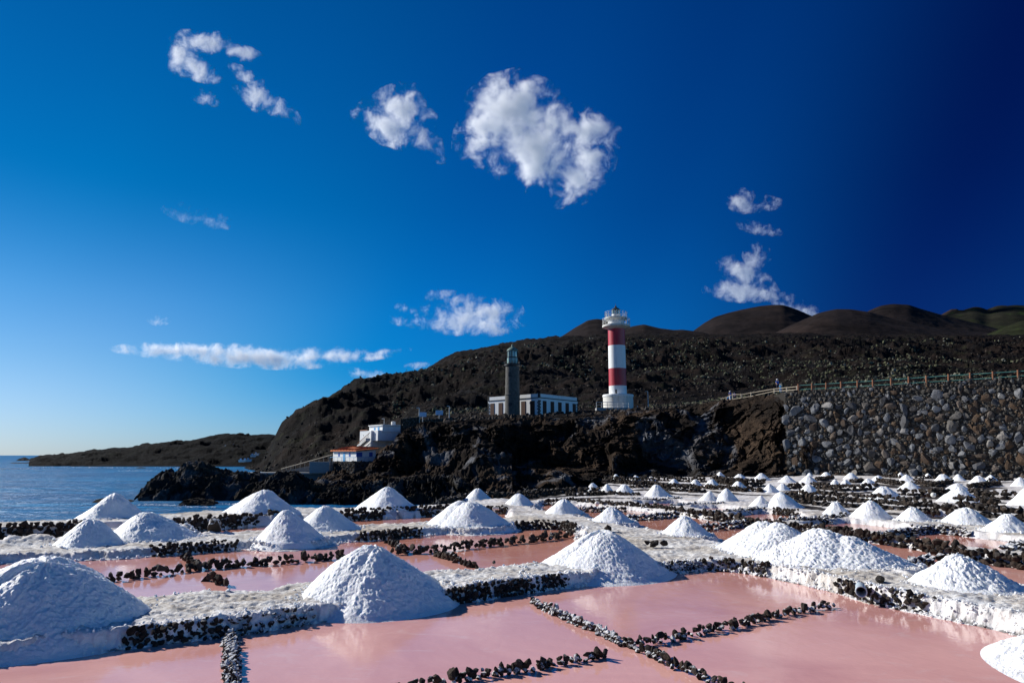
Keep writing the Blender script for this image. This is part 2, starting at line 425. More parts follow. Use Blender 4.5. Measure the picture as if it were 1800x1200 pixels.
def scrubmat():
    t = NT('scrub_leaves'); g = t.n('ShaderNodeNewGeometry')
    c = t.ramp(g.outputs['Random Per Island'], ((0.0, (0.03, 0.030, 0.022)), (0.4, (0.07, 0.070, 0.052)), (0.75, (0.105, 0.112, 0.062)), (1.0, (0.20, 0.195, 0.165))))
    t.set(c, 1.0, 0.05); t.bump(t.noise(t.world(), 5.0, 4, 0.8), 1.0, 0.3); return t.m
M = dict(
    salt=salt_material(), crust=crust_material(), brine=pan_water_material(), sea=sea_material(),
    stone=stone_material('lava_stone', 0.10), stone_salty=stone_material('salty_lava_stone', 0.62), stone_obj=stone_material('lava_stone_single', 0.12, 1.0, False),
    stone_obj_salty=stone_material('salty_stone_single', 0.66, 1.0, False),
    cliff=lava_material('cliff_rock', base=(0.024, 0.019, 0.016), brown=(0.085, 0.056, 0.037), grey=(0.15, 0.155, 0.17), gth=(0.55, 0.66)),
    rock=lava_material('shore_rock', base=(0.030, 0.029, 0.029), brown=(0.065, 0.054, 0.040), grey=(0.13, 0.132, 0.14), sc=1.8, gth=(0.52, 0.64)),
    slope=lava_material('lava_slope', base=(0.0095, 0.0088, 0.0095), brown=(0.027, 0.018, 0.014), grey=(0.024, 0.025, 0.028), sc=0.55, green=(0.026, 0.027, 0.016), gscale=0.12, bumpd=1.0),
    ash=lava_material('cinder', base=(0.019, 0.015, 0.015), brown=(0.040, 0.027, 0.022), grey=(0.028, 0.023, 0.023), sc=0.03, bumpd=1.0),
    ashgreen=lava_material('green_cinder', base=(0.022, 0.022, 0.015), brown=(0.03, 0.037, 0.015), grey=(0.04, 0.04, 0.025), sc=0.03, green=(0.035, 0.060, 0.014), gscale=0.012, bumpd=1.0),
    white=plain('white_paint', (0.80, 0.81, 0.80), 0.55, 0.4, 0.05, streak=0.22),
    white_old=plain('weathered_white', (0.70, 0.69, 0.64), 0.65, 0.3, 0.12, streak=0.55),
    red=plain('red_paint', (0.44, 0.008, 0.022), 0.42, 0.5, 0.10, streak=0.2),
    concrete=plain('concrete', (0.34, 0.34, 0.33), 0.85, 0.2, 0.15),
    quay=plain('quay_concrete', (0.20, 0.20, 0.20), 0.85, 0.2, 0.15),
    dark=plain('dark_metal', (0.03, 0.03, 0.032), 0.5, 0.4, 0.1),
    steel=plain('painted_rail', (0.60, 0.60, 0.58), 0.5, 0.4, 0.1),
    copper=plain('green_copper', (0.12, 0.20, 0.17), 0.6, 0.4, 0.2),
    wood=plain('brown_shutter', (0.085, 0.035, 0.020), 0.7, 0.3, 0.25, 8),
    post=plain('fence_wood', (0.30, 0.13, 0.07), 0.75, 0.2, 0.25, 8),
    palewood=plain('pale_wood', (0.42, 0.36, 0.28), 0.75, 0.2, 0.2, 8),
    rope=plain('green_rail', (0.10, 0.30, 0.26), 0.6, 0.4, 0.1),
    bluepaint=plain('blue_paint', (0.012, 0.09, 0.42), 0.5, 0.4, 0.12),
    ltblue=plain('light_blue_paint', (0.10, 0.36, 0.66), 0.5, 0.4, 0.1),
    tile=plain('roof_tile', (0.60, 0.17, 0.06), 0.8, 0.2, 0.2, 6),
    pvc=plain('grey_pvc', (0.42, 0.50, 0.55), 0.4, 0.5, 0.08),
    pvcdark=plain('pipe_inside', (0.10, 0.09, 0.08), 0.8, 0.2, 0.1),
    scrub=scrubmat(),
    pine=plain('pine_needles', (0.035, 0.060, 0.018), 0.9, 0.1, 0.3, 0.5),
    skin=plain('skin', (0.45, 0.26, 0.18), 0.6, 0.3, 0.05),
    blueshirt=plain('blue_cloth', (0.05, 0.17, 0.62), 0.85, 0.1, 0.1, 9),
    whitecloth=plain('white_cloth', (0.78, 0.80, 0.84), 0.85, 0.1, 0.05, 9),
    darkcloth=plain('dark_cloth', (0.03, 0.035, 0.06), 0.9, 0.1, 0.1, 9),
    redcloth=plain('red_cloth', (0.45, 0.05, 0.04), 0.9, 0.1, 0.1, 9),
)
def masonry():
    t = NT('old_masonry'); v = t.coord()
    br = t.n('ShaderNodeTexBrick'); br.inputs['Scale'].default_value = 1.0; br.inputs['Brick Width'].default_value = 0.9; br.inputs['Row Height'].default_value = 0.45
    br.inputs['Mortar Size'].default_value = 0.02
    n = t.noise(v, 2.2, 6, 0.65); n2 = t.noise(v, 14, 4, 0.6)
    c = t.mix(t.ramp(n, ((0.35, 0.0), (0.7, 1.0))), (0.070, 0.068, 0.062), (0.155, 0.150, 0.138))
    c = t.mix(t.ramp(n2, ((0.5, 0.0), (0.7, 0.6))), c, (0.08, 0.075, 0.065))
    t.set(c, 0.9, 0.2); t.bump(n2, 0.5, 0.05); return t.m
M['masonry'] = masonry()
def glass():
    t = NT('lantern_glass'); t.set((0.55, 0.78, 0.74), 0.06, 0.5); t.b.inputs['Transmission Weight'].default_value = 0.55; t.b.inputs['IOR'].default_value = 1.3; return t.m
M['glass'] = glass()
def wallstone():
    t = NT('wall_boulder'); v = t.coord()
    r = t.n('ShaderNodeObjectInfo').outputs['Random']
    c = t.ramp(r, ((0.0, (0.045, 0.045, 0.05)), (0.30, (0.17, 0.175, 0.19)), (0.55, (0.24, 0.245, 0.255)), (0.64, (0.33, 0.31, 0.29)), (0.70, (0.11, 0.065, 0.035)), (0.86, (0.075, 0.045, 0.028)), (1.0, (0.14, 0.13, 0.12))))
    n = t.noise(v, 1.6, 6, 0.7); n2 = t.noise(v, 7, 5, 0.7)
    c = t.mix(t.ramp(n, ((0.35, 0.0), (0.7, 0.65))), c, (0.055, 0.05, 0.045))
    c = t.mix(t.ramp(n2, ((0.55, 0.0), (0.8, 0.5))), c, (0.28, 0.28, 0.27))
    t.set(c, 0.9, 0.2); t.bump(n2, 0.8, 0.12); return t.m
M['boulder'] = wallstone()
def wallsmall():
    t = NT('wall_rubble'); v = t.world(); g = t.n('ShaderNodeNewGeometry')
    c = t.ramp(g.outputs['Random Per Island'], ((0.0, (0.04, 0.036, 0.032)), (0.35, (0.085, 0.08, 0.072)), (0.7, (0.13, 0.128, 0.122)), (0.85, (0.11, 0.075, 0.045)), (1.0, (0.13, 0.09, 0.06))))
    n2 = t.noise(v, 5, 5, 0.7); c = t.mix(t.ramp(n2, ((0.5, 0.0), (0.75, 0.6))), c, (0.03, 0.027, 0.024))
    t.set(c, 0.95, 0.15); t.bump(n2, 0.7, 0.1); return t.m
M['rubble'] = wallsmall()

# ------------------------------------------------------------------ sea
def build_sea():
    ys = np.concatenate([np.linspace(16, 60, 12), np.geomspace(70, 60000, 60)])
    a = np.linspace(-1.6, 1.6, 60)
    V = np.stack([a[None, :] * ys[:, None] * 1.5, np.repeat(ys[:, None], len(a), 1), np.full((len(ys), len(a)), -3.0)], -1)
    o = make_mesh('sea', V.reshape(-1, 3), gridfaces(len(ys), len(a)), M['sea'], True); tag(o, kind='structure')
build_sea()

# ------------------------------------------------------------------ salt pans: pool outlines in the place's own metres
HT = 0.22
HF = 0.165
def line(pts, z): return [gp(u, v, z)[:2] for u, v in pts]
A_front = [(-300, 1216), (-80, 1182), (0, 1170), (203, 1143), (383, 1121), (433, 1115), (550, 1096), (667, 1078), (783, 1064), (833, 1057), (967, 1037), (1100, 1022), (1180, 1009), (1240, 1003)]
W_front = [(1300, 1006), (1345, 1014), (1420, 1030), (1480, 1045), (1535, 1062), (1610, 1077), (1700, 1096), (1800, 1119), (2000, 1160), (2200, 1200)]
A_back = [(1012, 941), (1000, 950), (985, 962), (943, 983), (867, 988), (817, 997), (730, 1000), (550, 1016), (467, 1028), (400, 1031), (333, 1032), (283, 1039), (200, 1038), (167, 1041), (100, 1050), (0, 1062), (-300, 1098)]
K2_front = [(-300, 1032), (0, 992), (83, 988), (213, 983), (267, 978), (417, 967), (500, 960), (633, 952), (743, 942), (883, 933), (933, 930), (983, 931), (1010, 937)]
K2_back = [(892, 907), (850, 911), (757, 915), (627, 922), (433, 931), (337, 938), (107, 951), (29, 953), (0, 957), (-300, 978)]
K3_front = [(-300, 966), (0, 950), (107, 945), (333, 934), (500, 920), (613, 915), (767, 906), (853, 902), (890, 904)]
W_back = [(938, 889), (1033, 905), (1121, 922), (1185, 931), (1256, 943), (1300, 953), (1450, 983), (1604, 1004), (1626, 1008), (1791, 1038), (2000, 1075), (2300, 1125)]
R1 = [(960, 886), (1010, 884), (1060, 889), (1110, 893), (1160, 898), (1198, 903), (1250, 911), (1309, 921), (1342, 926), (1400, 932), (1444, 938), (1500, 946), (1580, 956), (1655, 971), (1715, 984), (1800, 995), (1900, 1013), (2100, 1050)]
POOLS = [
    line(A_front + W_front, 0) + [np.array([14.0, 6.8]), np.array([9.5, 5.6]), np.array([4.0, 5.4]), np.array([-2.0, 5.0]), np.array([-9.0, 5.0])],
    line(K2_front, 0) + line(A_back, HT),
    line(K3_front, 0) + line(K2_back, HF),
    line(W_back, HT) + line([(2300, 1105), (2100, 1055), (1900, 1017), (1800, 999), (1715, 988), (1655, 975), (1580, 960), (1500, 950), (1444, 942), (1400, 936), (1309, 925), (1250, 915), (1198, 907), (1109, 897), (1060, 892), (1010, 888), (960, 886)], 0),
    line([(1120, 885), (1190, 884), (1216, 889), (1170, 894), (1140, 892)], 0),
    line([(1214, 896), (1230, 893.5), (1262, 893), (1292, 896), (1302, 899), (1262, 904)], 0),
    line([(1290, 909), (1320, 904), (1345, 902.5), (1395, 906.5), (1410, 914), (1375, 921), (1345, 923)], 0),
    line([(1420, 927), (1450, 920), (1500, 919.5), (1586, 929), (1592, 935), (1560, 942), (1500, 942)], 0),
    line([(1580, 951), (1600, 940), (1640, 937), (1700, 943.5), (1800, 955), (1860, 962), (1830, 968), (1770, 978), (1700, 973), (1660, 966)], 0),
    line([(1612, 875), (1652, 873), (1658, 877), (1620, 879)], 0),
    line([(1626, 908), (1664, 907), (1668, 914), (1640, 915)], 0),
    line([(1484, 894), (1506, 893), (1510, 898), (1488, 899)], 0),
]
POOLS = [np.array(p) for p in POOLS]
def seg_dist(P, poly, closed=True):
    A = poly; B = np.roll(poly, -1, 0) if closed else poly[1:]
    if not closed: A = poly[:-1]
    d2 = np.full(len(P), 1e18)
    for a, b in zip(A, B):
        ab = b - a; t = np.clip(((P - a) @ ab) / max(ab @ ab, 1e-12), 0, 1)
        q = P - (a + t[:, None] * ab); d2 = np.minimum(d2, (q * q).sum(1))
    return np.sqrt(d2)
def inside(P, poly):
    c = np.zeros(len(P), bool); n = len(poly)
    for k in range(n):
        a, b = poly[k], poly[(k + 1) % n]
        m = (a[1] > P[:, 1]) != (b[1] > P[:, 1])
        if abs(b[1] - a[1]) < 1e-12: continue
        xi = a[0] + (P[:, 1] - a[1]) * (b[0] - a[0]) / (b[1] - a[1])
        c ^= m & (P[:, 0] < xi)
    return c
def pool_sd(P):
    """distance outside the nearest pool (negative inside), and the pool's number"""
    best = np.full(len(P), 1e9); idx = np.zeros(len(P), int)
    for k, poly in enumerate(POOLS):
        lo = poly.min(0) - 3; hi = poly.max(0) + 3
        m = ((P > lo) & (P < hi)).all(1)
        if not m.any(): continue
        Q = P[m]; d = seg_dist(Q, poly); d = np.where(inside(Q, poly), -d, d)
        bb = best[m]; ii = idx[m]; upd = d < bb; bb[upd] = d[upd]; ii[upd] = k; best[m] = bb; idx[m] = ii
    for (hx, hy, hr) in HEAPC:                      # the causeway bulges out under a heap
        m = (np.abs(P[:, 0] - hx) < hr + 1) & (np.abs(P[:, 1] - hy) < hr + 1)
        if m.any(): best[m] = np.maximum(best[m], hr * 0.98 + 0.33 - np.hypot(P[m, 0] - hx, P[m, 1] - hy))
    return best, idx
SEA_EDGE = np.array(line([(-700, 940), (-300, 930), (0, 914), (70, 911), (150, 907), (245, 903), (393, 893), (520, 887), (600, 884), (700, 882), (783, 879), (850, 871), (900, 870), (940, 867), (1000, 858), (1040, 855), (1062, 847), (1070, 841), (1082, 837), (1110, 835), (1200, 834), (1300, 833.5), (1392, 832.5)], 0.4) + [np.array([36.0, 79.5]), np.array([80.0, 79.5])])
def sea_side(P):
    d = seg_dist(P, SEA_EDGE, False)
    poly = np.vstack([SEA_EDGE, [[80, 200], [-300, 200], [-300, SEA_EDGE[0][1]]]])
    return np.where(inside(P, poly), d, -d)
def pan_height(P, with_attr=False):
    sd, idx = pool_sd(P); ss = sea_side(P)
    P3 = np.concatenate([P, np.zeros((len(P), 1))], 1)
    jit = 0.085 * fbm(P3 * 2.6, 3) + 0.040 * fbm(P3 * 9, 3) + 0.022 * vnoise(P3 * 24)
    d = sd + jit
    rimw = np.choose(np.clip(idx, 0, 4), [0.05, 0.17, 0.05, 0.10, 0.12]) + 0.05 * vnoise(P3 * 2.2 + 9)
    H = HT + (HF - HT) * sstep(12.5, 15.0, P[:, 1]) + 0.035 * fbm(P3 * 1.1 + 4, 4) + (0.085 + 0.11 * sstep(-7.0, -9.0, P[:, 0])) * sstep(-5.4, -4.6, ss) * sstep(0.5, -0.5, P[:, 0])
    face = sstep(rimw, rimw + 0.13, d)
    h = -0.12 + sstep(-0.10, 0.0, d) * 0.135 + face * (H - 0.015)
    face2 = np.clip(face * (1.0 - face) * 4, 0, 1)
    h = h + face2 * 0.05 * fbm(P3 * 14 + 60, 3) + face * (0.020 * fbm(P3 * 16, 3) + 0.030 * fbm(P3 * 8, 4) + 0.035 * fbm(P3 * 2.4, 3) + 0.03 * np.maximum(fbm(P3 * 5 + 7, 3), 0) * sstep(0.5, 0.15, d)) + (sd > 0) * (1 - face) * 0.008 * vnoise(P3 * 25)
    over = sstep(-0.15, 0.9, ss + 0.35 * fbm(P3 * 1.3 + 2, 3))
    h = h * (1 - over) + over * (-3.8)
    if not with_attr: return h
    return h, sd, idx, ss, face

WALL_LINES = []
def build_pans():
    rows = np.concatenate([np.geomspace(4.6, 24.0, 620), np.geomspace(24.1, 100.0, 240)])
    az = np.radians(np.linspace(-43, 44, 860))
    R, Az = np.meshgrid(rows, az, indexing='ij')
    P = np.stack([R * np.sin(Az), R * np.cos(Az)], -1).reshape(-1, 2)
    h, sd, idx, ss, face = pan_height(P, True)
    V = np.concatenate([P, h[:, None]], 1)
    nr, nc = R.shape
    F = gridfaces(nr, nc)
    keep = ~((sd[F] < -0.16).all(1)) & ~((ss[F] > 1.2).all(1))
    F = F[keep]
    # attributes
    P3 = np.concatenate([P, np.zeros((len(P), 1))], 1)
    n = fbm(P3 * 0.5 + 31, 3)
    rim = sstep(0.55, 0.0, sd) * np.where((idx == 0) & (P[:, 0] > 1.8), 0.45, 0.9)
    far = sstep(20, 34, P[:, 1])
    fn = fbm(np.concatenate([P * 4.0, np.zeros((len(P), 1))], 1), 3)
    rim = np.maximum(rim, far * 0.45)
    dirt = np.zeros(len(P))
    Wl = np.array(line([(1270, 1000), (1345, 1014), (1420, 1030), (1480, 1045), (1500, 1050)], 0.1))
    dirt = np.maximum(dirt, sstep(0.45, 0.1, seg_dist(P, Wl, False)) * 0.8)
    Wl2 = np.array(line([(860, 900), (905, 905), (960, 912), (1010, 935), (1060, 940), (1110, 950)], HT))
    dirt = np.maximum(dirt, sstep(1.0, 0.2, seg_dist(P, Wl2, False)) * 0.65 * sstep(-0.3, 0.3, n + 0.2))
    dirt = np.maximum(dirt, sstep(0.15, 0.55, n) * 0.45)
    dirt = np.maximum(dirt, far * sstep(0.0, 0.45, fbm(P3 * 0.8 + 13, 3)) * 0.55)
    rim = rim * (1 - dirt * 0.8)
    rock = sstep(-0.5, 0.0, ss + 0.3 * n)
    rock = np.maximum(rock, ((sd > -0.03) & (sd < 0.035)) * sstep(-0.15, 0.1, fn) * 0.75)  # paints the undercut's shadow gap at the waterline as a dark stone line
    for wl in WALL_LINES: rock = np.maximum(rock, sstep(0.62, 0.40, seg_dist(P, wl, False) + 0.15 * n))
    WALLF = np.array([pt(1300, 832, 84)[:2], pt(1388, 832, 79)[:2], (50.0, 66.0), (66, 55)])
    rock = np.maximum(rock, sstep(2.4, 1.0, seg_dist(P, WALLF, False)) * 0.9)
    V2, F2 = compact(V, F); used = np.unique(F)
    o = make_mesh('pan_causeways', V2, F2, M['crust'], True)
    tag(o, kind='structure')
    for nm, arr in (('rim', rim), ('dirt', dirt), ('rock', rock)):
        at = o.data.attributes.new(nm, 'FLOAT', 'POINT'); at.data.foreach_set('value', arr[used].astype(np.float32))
    # brine sheets
    for k, poly in enumerate(POOLS):
        c = poly.mean(0); bm = bmesh.new()
        dirs = poly - c
        vs = [bm.verts.new((p[0], p[1], 0.0)) for p in poly]
        f = bm.faces.new(vs)
        bmesh.ops.triangulate(bm, faces=[f])
        me = bpy.data.meshes.new('brine_pool'); bm.to_mesh(me); bm.free(); me.materials.append(M['brine'])
        w = bpy.data.objects.new('brine_pool', me); COL.objects.link(w); tag(w, kind='structure')
        up = me.polygons[0].normal.z
        if up < 0: me.flip_normals()

# ------------------------------------------------------------------ stones
def stone_template(sub, seed, amp=0.42, flat=0.82):
    bm = bmesh.new(); bmesh.ops.create_icosphere(bm, subdivisions=sub, radius=1.0)
    bm.verts.ensure_lookup_table()
    V = np.array([v.co[:] for v in bm.verts]); F = np.array([[v.index for v in f.verts] for f in bm.faces]); bm.free()
    n = vnoise(V * 1.15 + seed * 3.7); n2 = vnoise(V * 2.6 + seed * 5.1 + 9)
    n3 = vnoise(V * 6 + seed)
    V = V * (1 + amp * n + amp * 0.6 * n2 + (0.14 * n3 if sub > 1 else 0))[:, None]
    for k in range(6):                                 # a few broken faces
        r = np.random.default_rng(seed * 10 + k); d = r.normal(size=3); d /= np.linalg.norm(d)
        s = V @ d; lim = 0.50; V = V - np.where(s > lim, (s - lim) * 0.8, 0)[:, None] * d
    V[:, 2] *= flat
    return V, F
TPL = {s: [stone_template(s, k + 1) for k in range(8)] for s in (1, 2)}
def rotmats(n, rng, tilt=1.0):
    q = rng.normal(size=(n, 4)); q /= np.linalg.norm(q, axis=1)[:, None]
    w, x, y, z = q.T
    return np.stack([1 - 2 * (y * y + z * z), 2 * (x * y - z * w), 2 * (x * z + y * w), 2 * (x * y + z * w), 1 - 2 * (x * x + z * z), 2 * (y * z - x * w), 2 * (x * z - y * w), 2 * (y * z + x * w), 1 - 2 * (x * x + y * y)], -1).reshape(-1, 3, 3)
def join_stones(name, C, S, mat, parent=None, sub=1, rng=RNG, smooth=False, kind='stuff'):
    C = np.asarray(C, float); S = np.asarray(S, float)
    if len(C) == 0: return None
    Vs, Fs, off = [], [], 0
    R = rotmats(len(C), rng); which = rng.integers(0, 8, len(C))
    for k in range(8):
        m = np.where(which == k)[0]
        if len(m) == 0: continue
        V, F = TPL[sub][k]
        sc = S[m][:, None] * (1 + 0.25 * rng.uniform(-1, 1, (len(m), 3)))
        W_ = np.einsum('nij,vj->nvi', R[m], V) * sc[:, None, :] + C[m][:, None, :]
        Vs.append(W_.reshape(-1, 3)); Fs.append((F[None] + (np.arange(len(m)) * len(V))[:, None, None]).reshape(-1, 3) + off); off += len(m) * len(V)
    o = make_mesh(name, np.concatenate(Vs), np.concatenate(Fs), mat, smooth, parent=parent)
    if kind: o['kind'] = kind
    return o
STONE_ME = [make_mesh('lava_stone', V, F, M['stone_obj'], False, link=False) for V, F in TPL[2]]
STONE_ME_S = [make_mesh('lava_stone_salty', V, F, M['stone_obj_salty'], False, link=False) for V, F in TPL[2]]
def polyline_samples(pts, step):
    pts = np.asarray(pts, float); seg = np.linalg.norm(np.diff(pts, axis=0), axis=1); L = seg.sum()
    n = max(2, int(L / step)); s = np.linspace(0, L, n); cs = np.concatenate([[0], np.cumsum(seg)])
    out = np.stack([np.interp(s, cs, pts[:, k]) for k in range(pts.shape[1])], 1)
    t = np.gradient(out[:, :2], axis=0); t /= np.linalg.norm(t, axis=1)[:, None] + 1e-9
    return out, np.stack([-t[:, 1], t[:, 0]], 1)
def ridge(pxline, z, width, height, size, label, salty=False, single=True, group='lava stone ridges between the brine pools', z0=None, rng=RNG):
    """a low ridge of lava stones: larger stones each an object, rubble under them joined"""
    w = np.array([gp(u, v, z)[:2] for u, v in pxline])
    mid = w.mean(0); base = 0.0 if z0 is None else z0
    r = empty('stone_ridge', (w[0][0], w[0][1], base), 0, label, 'stone ridge', group)
    off = np.array([w[0][0], w[0][1], base])
    pts, nor = polyline_samples(w, size * 0.55)
    C, S = [], []
    lay = max(1, int(round(height / (size * 0.75))))
    for L in range(lay):
        k = (L + 0.5) / lay
        for rep in range(max(1, int(round(width * (1 - 0.45 * k) / (size * 0.8))))):
            lat = rng.uniform(-0.5, 0.5, len(pts)) * width * (1 - 0.55 * k)
            lon = rng.uniform(-0.5, 0.5, (len(pts), 1)) * size * 0.6
            q = pts + nor * lat[:, None] + np.stack([nor[:, 1], -nor[:, 0]], 1) * lon
            zz = height * k - size * 0.18 + rng.uniform(-0.2, 0.2, len(pts)) * size
            C.append(np.concatenate([q, zz[:, None]], 1)); S.append(rng.uniform(0.32, 0.58, len(pts)) * size)
    C = np.concatenate(C); S = np.concatenate(S)
    join_stones('small_stones', C - np.array([off[0], off[1], 0]), S, M['stone_salty'] if salty or z < 0.035 else M['stone'], r)
    if single:
        pts, nor = polyline_samples(w, size * 0.72)
        MEs = STONE_ME_S if salty else STONE_ME
        for (p, n) in zip(pts, nor):
            if rng.random() < 0.12: continue
            s = size * rng.uniform(0.26, 0.56) * (1.35 if rng.random() < 0.12 else 1)
            q = p + n * rng.uniform(-0.22, 0.22) * width
            o = bpy.data.objects.new('stone', MEs[int(rng.integers(8))]); COL.objects.link(o); o.parent = r
            o.location = (q[0] - off[0], q[1] - off[1], height - size * 0.25 + rng.uniform(-0.15, 0.2) * size)
            o.rotation_euler = tuple(rng.uniform(0, 6.28, 3)); o.scale = tuple(s * rng.uniform(0.85, 1.2, 3))
    return r
G2 = np.random.default_rng(5)
ridge([(404, 1116), (408, 1150), (406, 1200), (404, 1260)], 0.03, 0.22, 0.10, 0.075, 'salt crusted stone ridge running from the causeway straight down to the bottom edge', True, rng=G2)
ridge([(935, 1056), (983, 1080), (1050, 1108), (1099, 1131)], 0.03, 0.15, 0.10, 0.085, 'salt dusted stone ridge slanting down to where three ridges meet in the front pool', True, rng=G2)
ridge([(1099, 1131), (1144, 1148), (1180, 1167), (1225, 1184), (1267, 1200), (1330, 1226), (1400, 1255)], 0.03, 0.13, 0.10, 0.095, 'dark stone ridge going on from the ridge meeting point to the bottom edge', False, rng=G2)
ridge([(1110, 1133), (1168, 1124), (1210, 1115), (1255, 1106), (1300, 1097), (1360, 1082), (1405, 1073), (1460, 1064)], 0.03, 0.13, 0.10, 0.105, 'dark stone ridge rising to the right between the two rosy front pools', False, rng=G2)
ridge([(600, 1240), (680, 1218), (757, 1202), (800, 1194), (867, 1183), (933, 1173), (1000, 1160), (1062, 1151)], 0.03, 0.13, 0.10, 0.10, 'dark stone ridge jutting into the front pool from the bottom edge', False, rng=G2)
ridge([(100, 1012), (140, 1020), (190, 1018), (233, 1013), (300, 1005), (350, 998), (383, 995), (500, 987), (600, 978)], 0.04, 0.20, 0.15, 0.17, 'row of round black stones between the left heap and the middle heap', False, rng=G2)
ridge([(690, 972), (713, 971), (767, 967), (833, 960), (900, 953), (967, 947), (1003, 940)], 0.04, 0.26, 0.17, 0.17, 'stone ridge ending behind the heap right of centre', False, rng=G2)
ridge([(323, 979), (335, 988), (350, 997)], 0.04, 0.16, 0.14, 0.15, 'very short stone spur left, behind the long stone row', False, rng=G2)
ridge([(367, 1014), (382, 1020), (395, 1027)], 0.04, 0.18, 0.14, 0.16, 'short stone spur in front of the long stone row at left', False, rng=G2)
ridge([(684, 951), (700, 962), (713, 970)], 0.04, 0.20, 0.14, 0.15, 'short stone spur beside the top of the middle heap', False, rng=G2)
ridge([(767, 974), (800, 984), (835, 995)], 0.04, 0.14, 0.12, 0.14, 'thin stone spur behind the causeway at the centre', False, rng=G2)
ridge(R1, 0.05, 0.42, 0.30, 0.19, 'long thick wall of black lava stones behind the triple heap, running across the right half', False, rng=G2, group='black lava stone walls among the pans')
FARW = 'black lava stone walls among the pans'
def far(line_, h, w, size, label, z0=HT, single=False):
    r = ridge(line_, z0 * 0.5, w, h, size, label, False, single, FARW, z0=z0, rng=G2)
    return r
near_cross = [
    ([(1012, 899), (1050, 900), (1100, 899)], 0.24, 'wall behind the white heap at the centre, short and low'),
    ([(1098, 915), (1140, 913), (1190, 908)], 0.24, 'wall between two orange pools, right of the centre heap'),
    ([(1228, 933), (1270, 930), (1309, 925)], 0.24, 'short wall left of the top of the triple heap'),
    ([(1580, 999), (1612, 997), (1645, 990)], 0.22, 'short wall between the triple heap and the heap right of it'),
    ([(1110, 883), (1160, 884), (1196, 881)], 0.30, 'wall on the far side of the smallest orange pool'),
    ([(1180, 894), (1225, 892), (1272, 891)], 0.28, 'wall below the pair of joined small heaps'),
    ([(1250, 908), (1300, 904), (1342, 901)], 0.28, 'wall just above the long wall, below the bigger joined heaps'),
    ([(1370, 923), (1440, 921), (1490, 914), (1531, 918)], 0.30, 'wall with a bend at the left end of the pink pool'),
    ([(1545, 948), (1596, 940), (1636, 936)], 0.26, 'wall crossing between two pink pools at right'),
    ([(1769, 977), (1800, 968), (1850, 960)], 0.30, 'wall at the right edge beside the pink pool'),
]
#WALLS
for L_, h_, lb in near_cross:
    far(L_, h_, 0.36, 0.18, 'black stone ' + lb, 0.0)
far_rows = [
    ([(918, 876), (1000, 869), (1055, 868)], .30, 'in front of the two leftmost small heaps'),
    ([(1000, 875), (1060, 872), (1122, 874)], .25, 'one step nearer than the leftmost small heaps'),
    ([(1066, 850), (1100, 853), (1150, 855)], .50, 'below the three heaps nearest the cliff'),
    ([(1109, 860), (1143, 858), (1180, 866), (1235, 869)], .42, 'right of the fourth small heap'),
    ([(1155, 847), (1200, 849), (1240, 850)], .40, 'at the cliff foot, farthest on the left'),
    ([(1180, 857), (1220, 857)], .25, 'short, between two small far heaps'),
    ([(1245, 861), (1300, 867), (1340, 868)], .28, 'just behind the joined heaps'),
    ([(1255, 850), (1310, 858), (1345, 857)], .50, 'tall, behind the heap with the long shadow'),
    ([(1385, 862), (1410, 861)], .35, 'very short, between two far heaps right of the cliff end'),
    ([(1430, 860), (1480, 866), (1545, 863)], .40, 'below the twin small heaps'),
    ([(1385, 884), (1430, 891), (1490, 896), (1540, 898), (1600, 902), (1660, 907), (1715, 911), (1770, 917), (1840, 928)], .40, 'long, behind the front right row of heaps'),
    ([(1400, 878), (1500, 884), (1560, 888), (1620, 894)], .40, 'second tier behind the front right row'),
    ([(1580, 873), (1640, 875), (1663, 871)], .35, 'with a white float lying on it'),
    ([(1705, 875), (1745, 881), (1785, 882)], .42, 'right of the biggest far heap'),
    ([(1690, 889), (1735, 893), (1755, 897)], .35, 'short, in front of the biggest far heap'),
    ([(1547, 850), (1585, 856)], .35, 'short, left of the sharp little heap'),
    ([(1612, 852), (1640, 858), (1672, 853)], .35, 'right of the sharp little heap'),
    ([(1705, 861), (1754, 855)], .32, 'by the flat grey heap'),
    ([(1555, 840), (1582, 842)], .28, 'tiny, far back under the boulders'),
    ([(1612, 843), (1645, 843)], .28, 'tiny, second one under the boulders'),
    ([(1675, 846), (1712, 845)], .28, 'tiny, third one under the boulders'),
    ([(1741, 848), (1778, 846)], .28, 'tiny, rightmost under the boulders'),
    ([(1438, 847), (1462, 843)], .30, 'tiny, left of the twin small heaps'),
    ([(1498, 851), (1515, 849)], .30, 'tiny, right of the twin small heaps'),
    ([(1345, 842), (1376, 840)], .25, 'tiny, at the left foot of the boulder wall'),
    ([(780, 884), (850, 874), (910, 872)], .25, 'at the sea edge beside the far centre heap'),
]
WALL_LINES += [np.array([gp(u, v, HT)[:2] for u, v in L_]) for L_, h_, lb in far_rows]
for L_, h_, lb in far_rows:
    far(L_, h_ * 1.25, 0.75, 0.28, 'black stone wall ' + lb, HT - 0.08)

